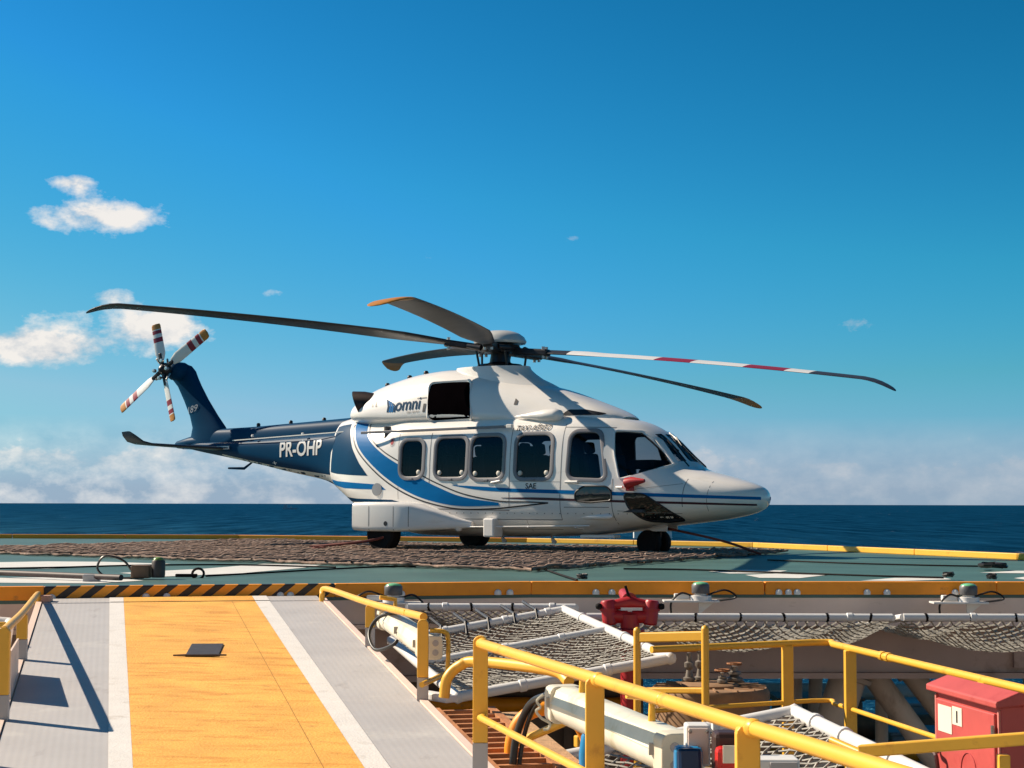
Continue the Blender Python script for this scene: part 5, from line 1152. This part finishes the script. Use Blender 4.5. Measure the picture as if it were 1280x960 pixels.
o = MB().tube(spline(cp, 6), .008, 6).build('wire', mat('pale_wire', (.62, .58, .46), .6), origin=tuple(cp[0]), smooth=50); tag(o, 'curly pale wire end hanging below the long light fitting', 'wire')
cp = [at(500, 764, 13.0), at(474, 772, 13.2), at(462, 792, 13.2), at(470, 812, 13.0), at(492, 806, 12.8), at(500, 795, 12.8)]
o = MB().tube(spline(cp, 8), .014, 8).build('cable_loop', CABLE, origin=tuple(cp[0]), smooth=50); tag(o, 'black cable loop at the left end of the shorter light fitting', 'cable')
cp = [at(538, 788, 11.9), at(556, 790, 11.9), at(561, 800, 11.9), at(560, 845, 11.9)]
o = MB().tube(spline(cp, 6), .016, 8).build('conduit', YEL, origin=tuple(cp[0]), smooth=50); tag(o, 'thin yellow conduit bracket at the right end of the shorter light fitting', 'conduit')
cp = [at(528, 856, 11.3), at(562, 840, 11.9)]
o = MB().tube(cp, .02, 8).build('conduit', YEL, origin=tuple(cp[0]), smooth=50); tag(o, 'short straight yellow strut behind the second rail post', 'strut')

# ---- rusty step grating beside the ramp
g0 = ramp_edge(11.2, .07); g1 = ramp_edge(9.35, .07); gr = thing('step_grating', 'rust orange step grating between ramp edge and first foreground rail post', 'grating', g0)
ORG = mat('rust_orange', (.46, .19, .075), .8, var=.3, vs=7, bump=.4); ORT = mat('rust_sand', (.55, .33, .17), .85, var=.25, vs=20, bump=.8, bs=120)
gv = Vector((RV.x, RV.y, 0)); gz = Vector((0, 0, -.05))
MB().bar(g0 + gz, g1 + gz, .045, .10).build('side_plate', ORG, gr); MB().bar(g0 + gv * .36 + gz, g1 + gv * .36 + gz, .05, .10).build('side_plate', ORG, gr)
for k in range(13):
    t = (k + .5) / 13; p = g0.lerp(g1, t) + gz + Vector((0, 0, .03)); MB().bar(p + gv * .03, p + gv * .335, .045, .03).build('grating_bar', ORG, gr)
MB().bar(g0 + gv * .47 + gz + Vector((0, 0, -.02)), g1 + gv * .47 + gz + Vector((0, 0, -.02)), .16, .06).build('sand_plate', ORT, gr)
pl = MB().box(at(640, 962, 10.0) + Vector((.0, 0, -.02)), (.36, .5, .05)).build('kerb_plate', ORT, gr, bevel=.01)
ch0 = at(530, 868, 11.6); ch1 = at(566, 874, 11.4)
o = MB().bar(ch0 + Vector((0, 0, .0)), ch1, .10, .05).build('white_channel', WHITE, origin=tuple(ch0), bevel=.01); tag(o, 'short white channel section above the rusty grating', 'channel')

# ---- electrical boxes at the bottom edge
SK = [at(872, 930, 7.25), at(862, 952, 7.15), at(915, 945, 7.05), at(968, 962, 6.95)]
o = thing('junction_box', 'white junction box right of the long light fitting', 'junction box', SK[0])
MB().box(SK[0], (.10, .12, .17)).build('case', WHITE, o, bevel=.01); MB().box(SK[0] + Vector((.0, -.064, .0)), (.085, .01, .145)).build('cover', WALLW, o, bevel=.006)
for e in (-1, 1): MB().lathe([(.008, 0), (.008, .006), (.001, .008)], SK[0] + Vector((.035 * e, -.068, .06)), (0, -1, 0), 8).build('screw', STEEL, o)
BLU = mat('blue_plastic', (.012, .22, .48), .35, var=.1)
o = thing('power_socket', 'bright blue power socket with a flip lid at the bottom edge', 'socket', SK[1])
MB().box(SK[1] + Vector((0, .03, -.02)), (.115, .09, .16)).build('socket_body', BLU, o, bevel=.02); MB().box(SK[1] + Vector((0, -.035, .0)), (.10, .03, .12), Matrix.Rotation(rad(-18), 3, 'X')).build('flip_lid', mat('blue_dark', (.006, .03, .09), .35), o, bevel=.018)
o = thing('power_socket', 'red power socket with a dark brown cover hood at the bottom edge', 'socket', SK[2])
MB().box(SK[2] + Vector((.015, .04, .0)), (.17, .13, .19)).build('cover_hood', mat('hood_brown', (.045, .018, .014), .5), o, bevel=.02)
rdm = mat('red_plastic', (.60, .02, .018), .35, var=.08); MB().box(SK[2] + Vector((-.02, -.05, -.03)), (.10, .08, .15)).build('socket_body', rdm, o, bevel=.02)
MB().box(SK[2] + Vector((-.015, -.094, .02)), (.06, .006, .07)).build('label_plate', STK, o); MB().box(SK[2] + Vector((-.045, -.07, -.07)), (.12, .07, .06)).build('flip_lid', rdm, o, bevel=.02)
o = thing('junction_box', 'white box with a grey front at the bottom edge right of the red socket', 'junction box', SK[3])
MB().box(SK[3], (.19, .14, .10)).build('case', WHITE, o, bevel=.01); MB().box(SK[3] + Vector((.03, -.074, 0)), (.11, .01, .08)).build('front', GREYP, o, bevel=.004)
bl = at(735, 948, 8.6); o = thing('hanging_bag', 'small bright blue bundle hanging behind the second rail post', 'bundle', bl)
MB().lathe([(.01, .14), (.03, .11), (.042, .02), (.038, -.1), (.02, -.15), (.001, -.16)], bl, n=14).build('bag', BLU, o, smooth=50); MB().tube([bl + Vector((0, 0, .15)), bl + Vector((.02, 0, .26))], .008, 6).build('cord', CABLE, o)
pl2 = at(895, 905, 7.4); o = MB().box(pl2, (.03, .07, .05)).build('rail_tag', WHITE, origin=tuple(pl2), bevel=.005); tag(o, 'small white tag under the foreground handrail', 'tag')

# ---- red foam monitor
mc = at(788, 765, 15.3)
mo = thing('foam_monitor', 'red foam monitor standing in front of the helideck edge', 'fire monitor', (mc.x, mc.y, -1.8))
MB().lathe([(.10, -1.8), (.085, -1.75), (.085, mc.z - .33), (.15, mc.z - .325), (.15, mc.z - .27), (.09, mc.z - .265), (.09, mc.z - .2), (.13, mc.z - .195), (.13, mc.z - .15), (.085, mc.z - .14), (.085, mc.z - .02), (.04, mc.z)], (mc.x, mc.y, 0), n=24).build('riser', RED, mo, smooth=35)
for e in (-1, 1):
    MB().tube([mc + Vector((e * .02, 0, -.045)), mc + Vector((e * .19, 0, -.035))], .058, 16).build('cross_tube', RED, mo, smooth=50, bevel=.01)
    MB().lathe([(.05, -.115), (.068, -.10), (.068, .085), (.055, .105), (.001, .108)], mc + Vector((e * .185, 0, 0)), (e * .12, 0, 1), 16).build('side_elbow', RED, mo, smooth=35)
    MB().tube([mc + Vector((0, .02, .085)), mc + Vector((e * .17, 0, .055))], [.058, .042], 14).build('yoke_arm', RED, mo, smooth=50)
    MB().lathe([(.078, -.012), (.078, .012)], mc + Vector((e * .19, 0, .02)), (0, 0, 1), 18).build('flange', RED, mo, smooth=30)
    MB().tube([mc + Vector((e * .20, 0, .04)), mc + Vector((e * .27, -.02, .045))], .012, 8).build('crank_arm', BLACK, mo); MB().lathe([(.001, -.03), (.028, -.02), (.032, 0), (.028, .02), (.001, .03)], mc + Vector((e * .275, -.02, .05)), n=12).build('crank_knob', BLACK, mo, smooth=60)
MB().tube([mc + Vector((0, .02, .10)), mc + Vector((0, .34, .10)), mc + Vector((0, .9, .12))], [.07, .06, .045], 16).build('barrel', RED, mo, smooth=50)
MB().box(mc + Vector((.01, -.075, .03)), (.19, .012, .024)).build('white_band', WHITE, mo)
MB().tube([mc + Vector((-.01, 0, .14)), mc + Vector((-.04, 0, .23))], .012, 8).build('control_lever', BLACK, mo)
# ---- small things far off
p = ground(815, 673.5, 0.0)
fb_ = thing('deck_cabinet', 'small white cabinet on the far deck edge behind the nose wheel', 'cabinet', p)
for dx in (-.32, .36):
    MB().box(p + Vector((dx, 0, .22)), (.30, .3, .42)).build('case', WHITE, fb_, bevel=.02); MB().box(p + Vector((dx, 0, .45)), (.34, .34, .05)).build('lid', WHITE, fb_)
sp_ = Vector(((363 - 640) / FPX * 9000, 9000, SEA_Z)); sh = thing('distant_ship', 'tiny grey ship on the horizon left of the helicopter cabin', 'ship', sp_)
HZ = mat('far_ship_grey', (.30, .33, .38), .8)
MB().rings([[sp_ + Vector((x, y, z)) for x, y in ((-38 + i, -6), (30, -6), (42 - i, 0), (30, 6), (-38 + i, 6))] for z, i in ((0, 5), (9, 0))]).build('hull', HZ, sh); MB().box(sp_ + Vector((-22, 0, 17)), (18, 10, 16)).build('superstructure', HZ, sh); MB().box(sp_ + Vector((8, 0, 14)), (3, 3, 12)).build('mast', HZ, sh)
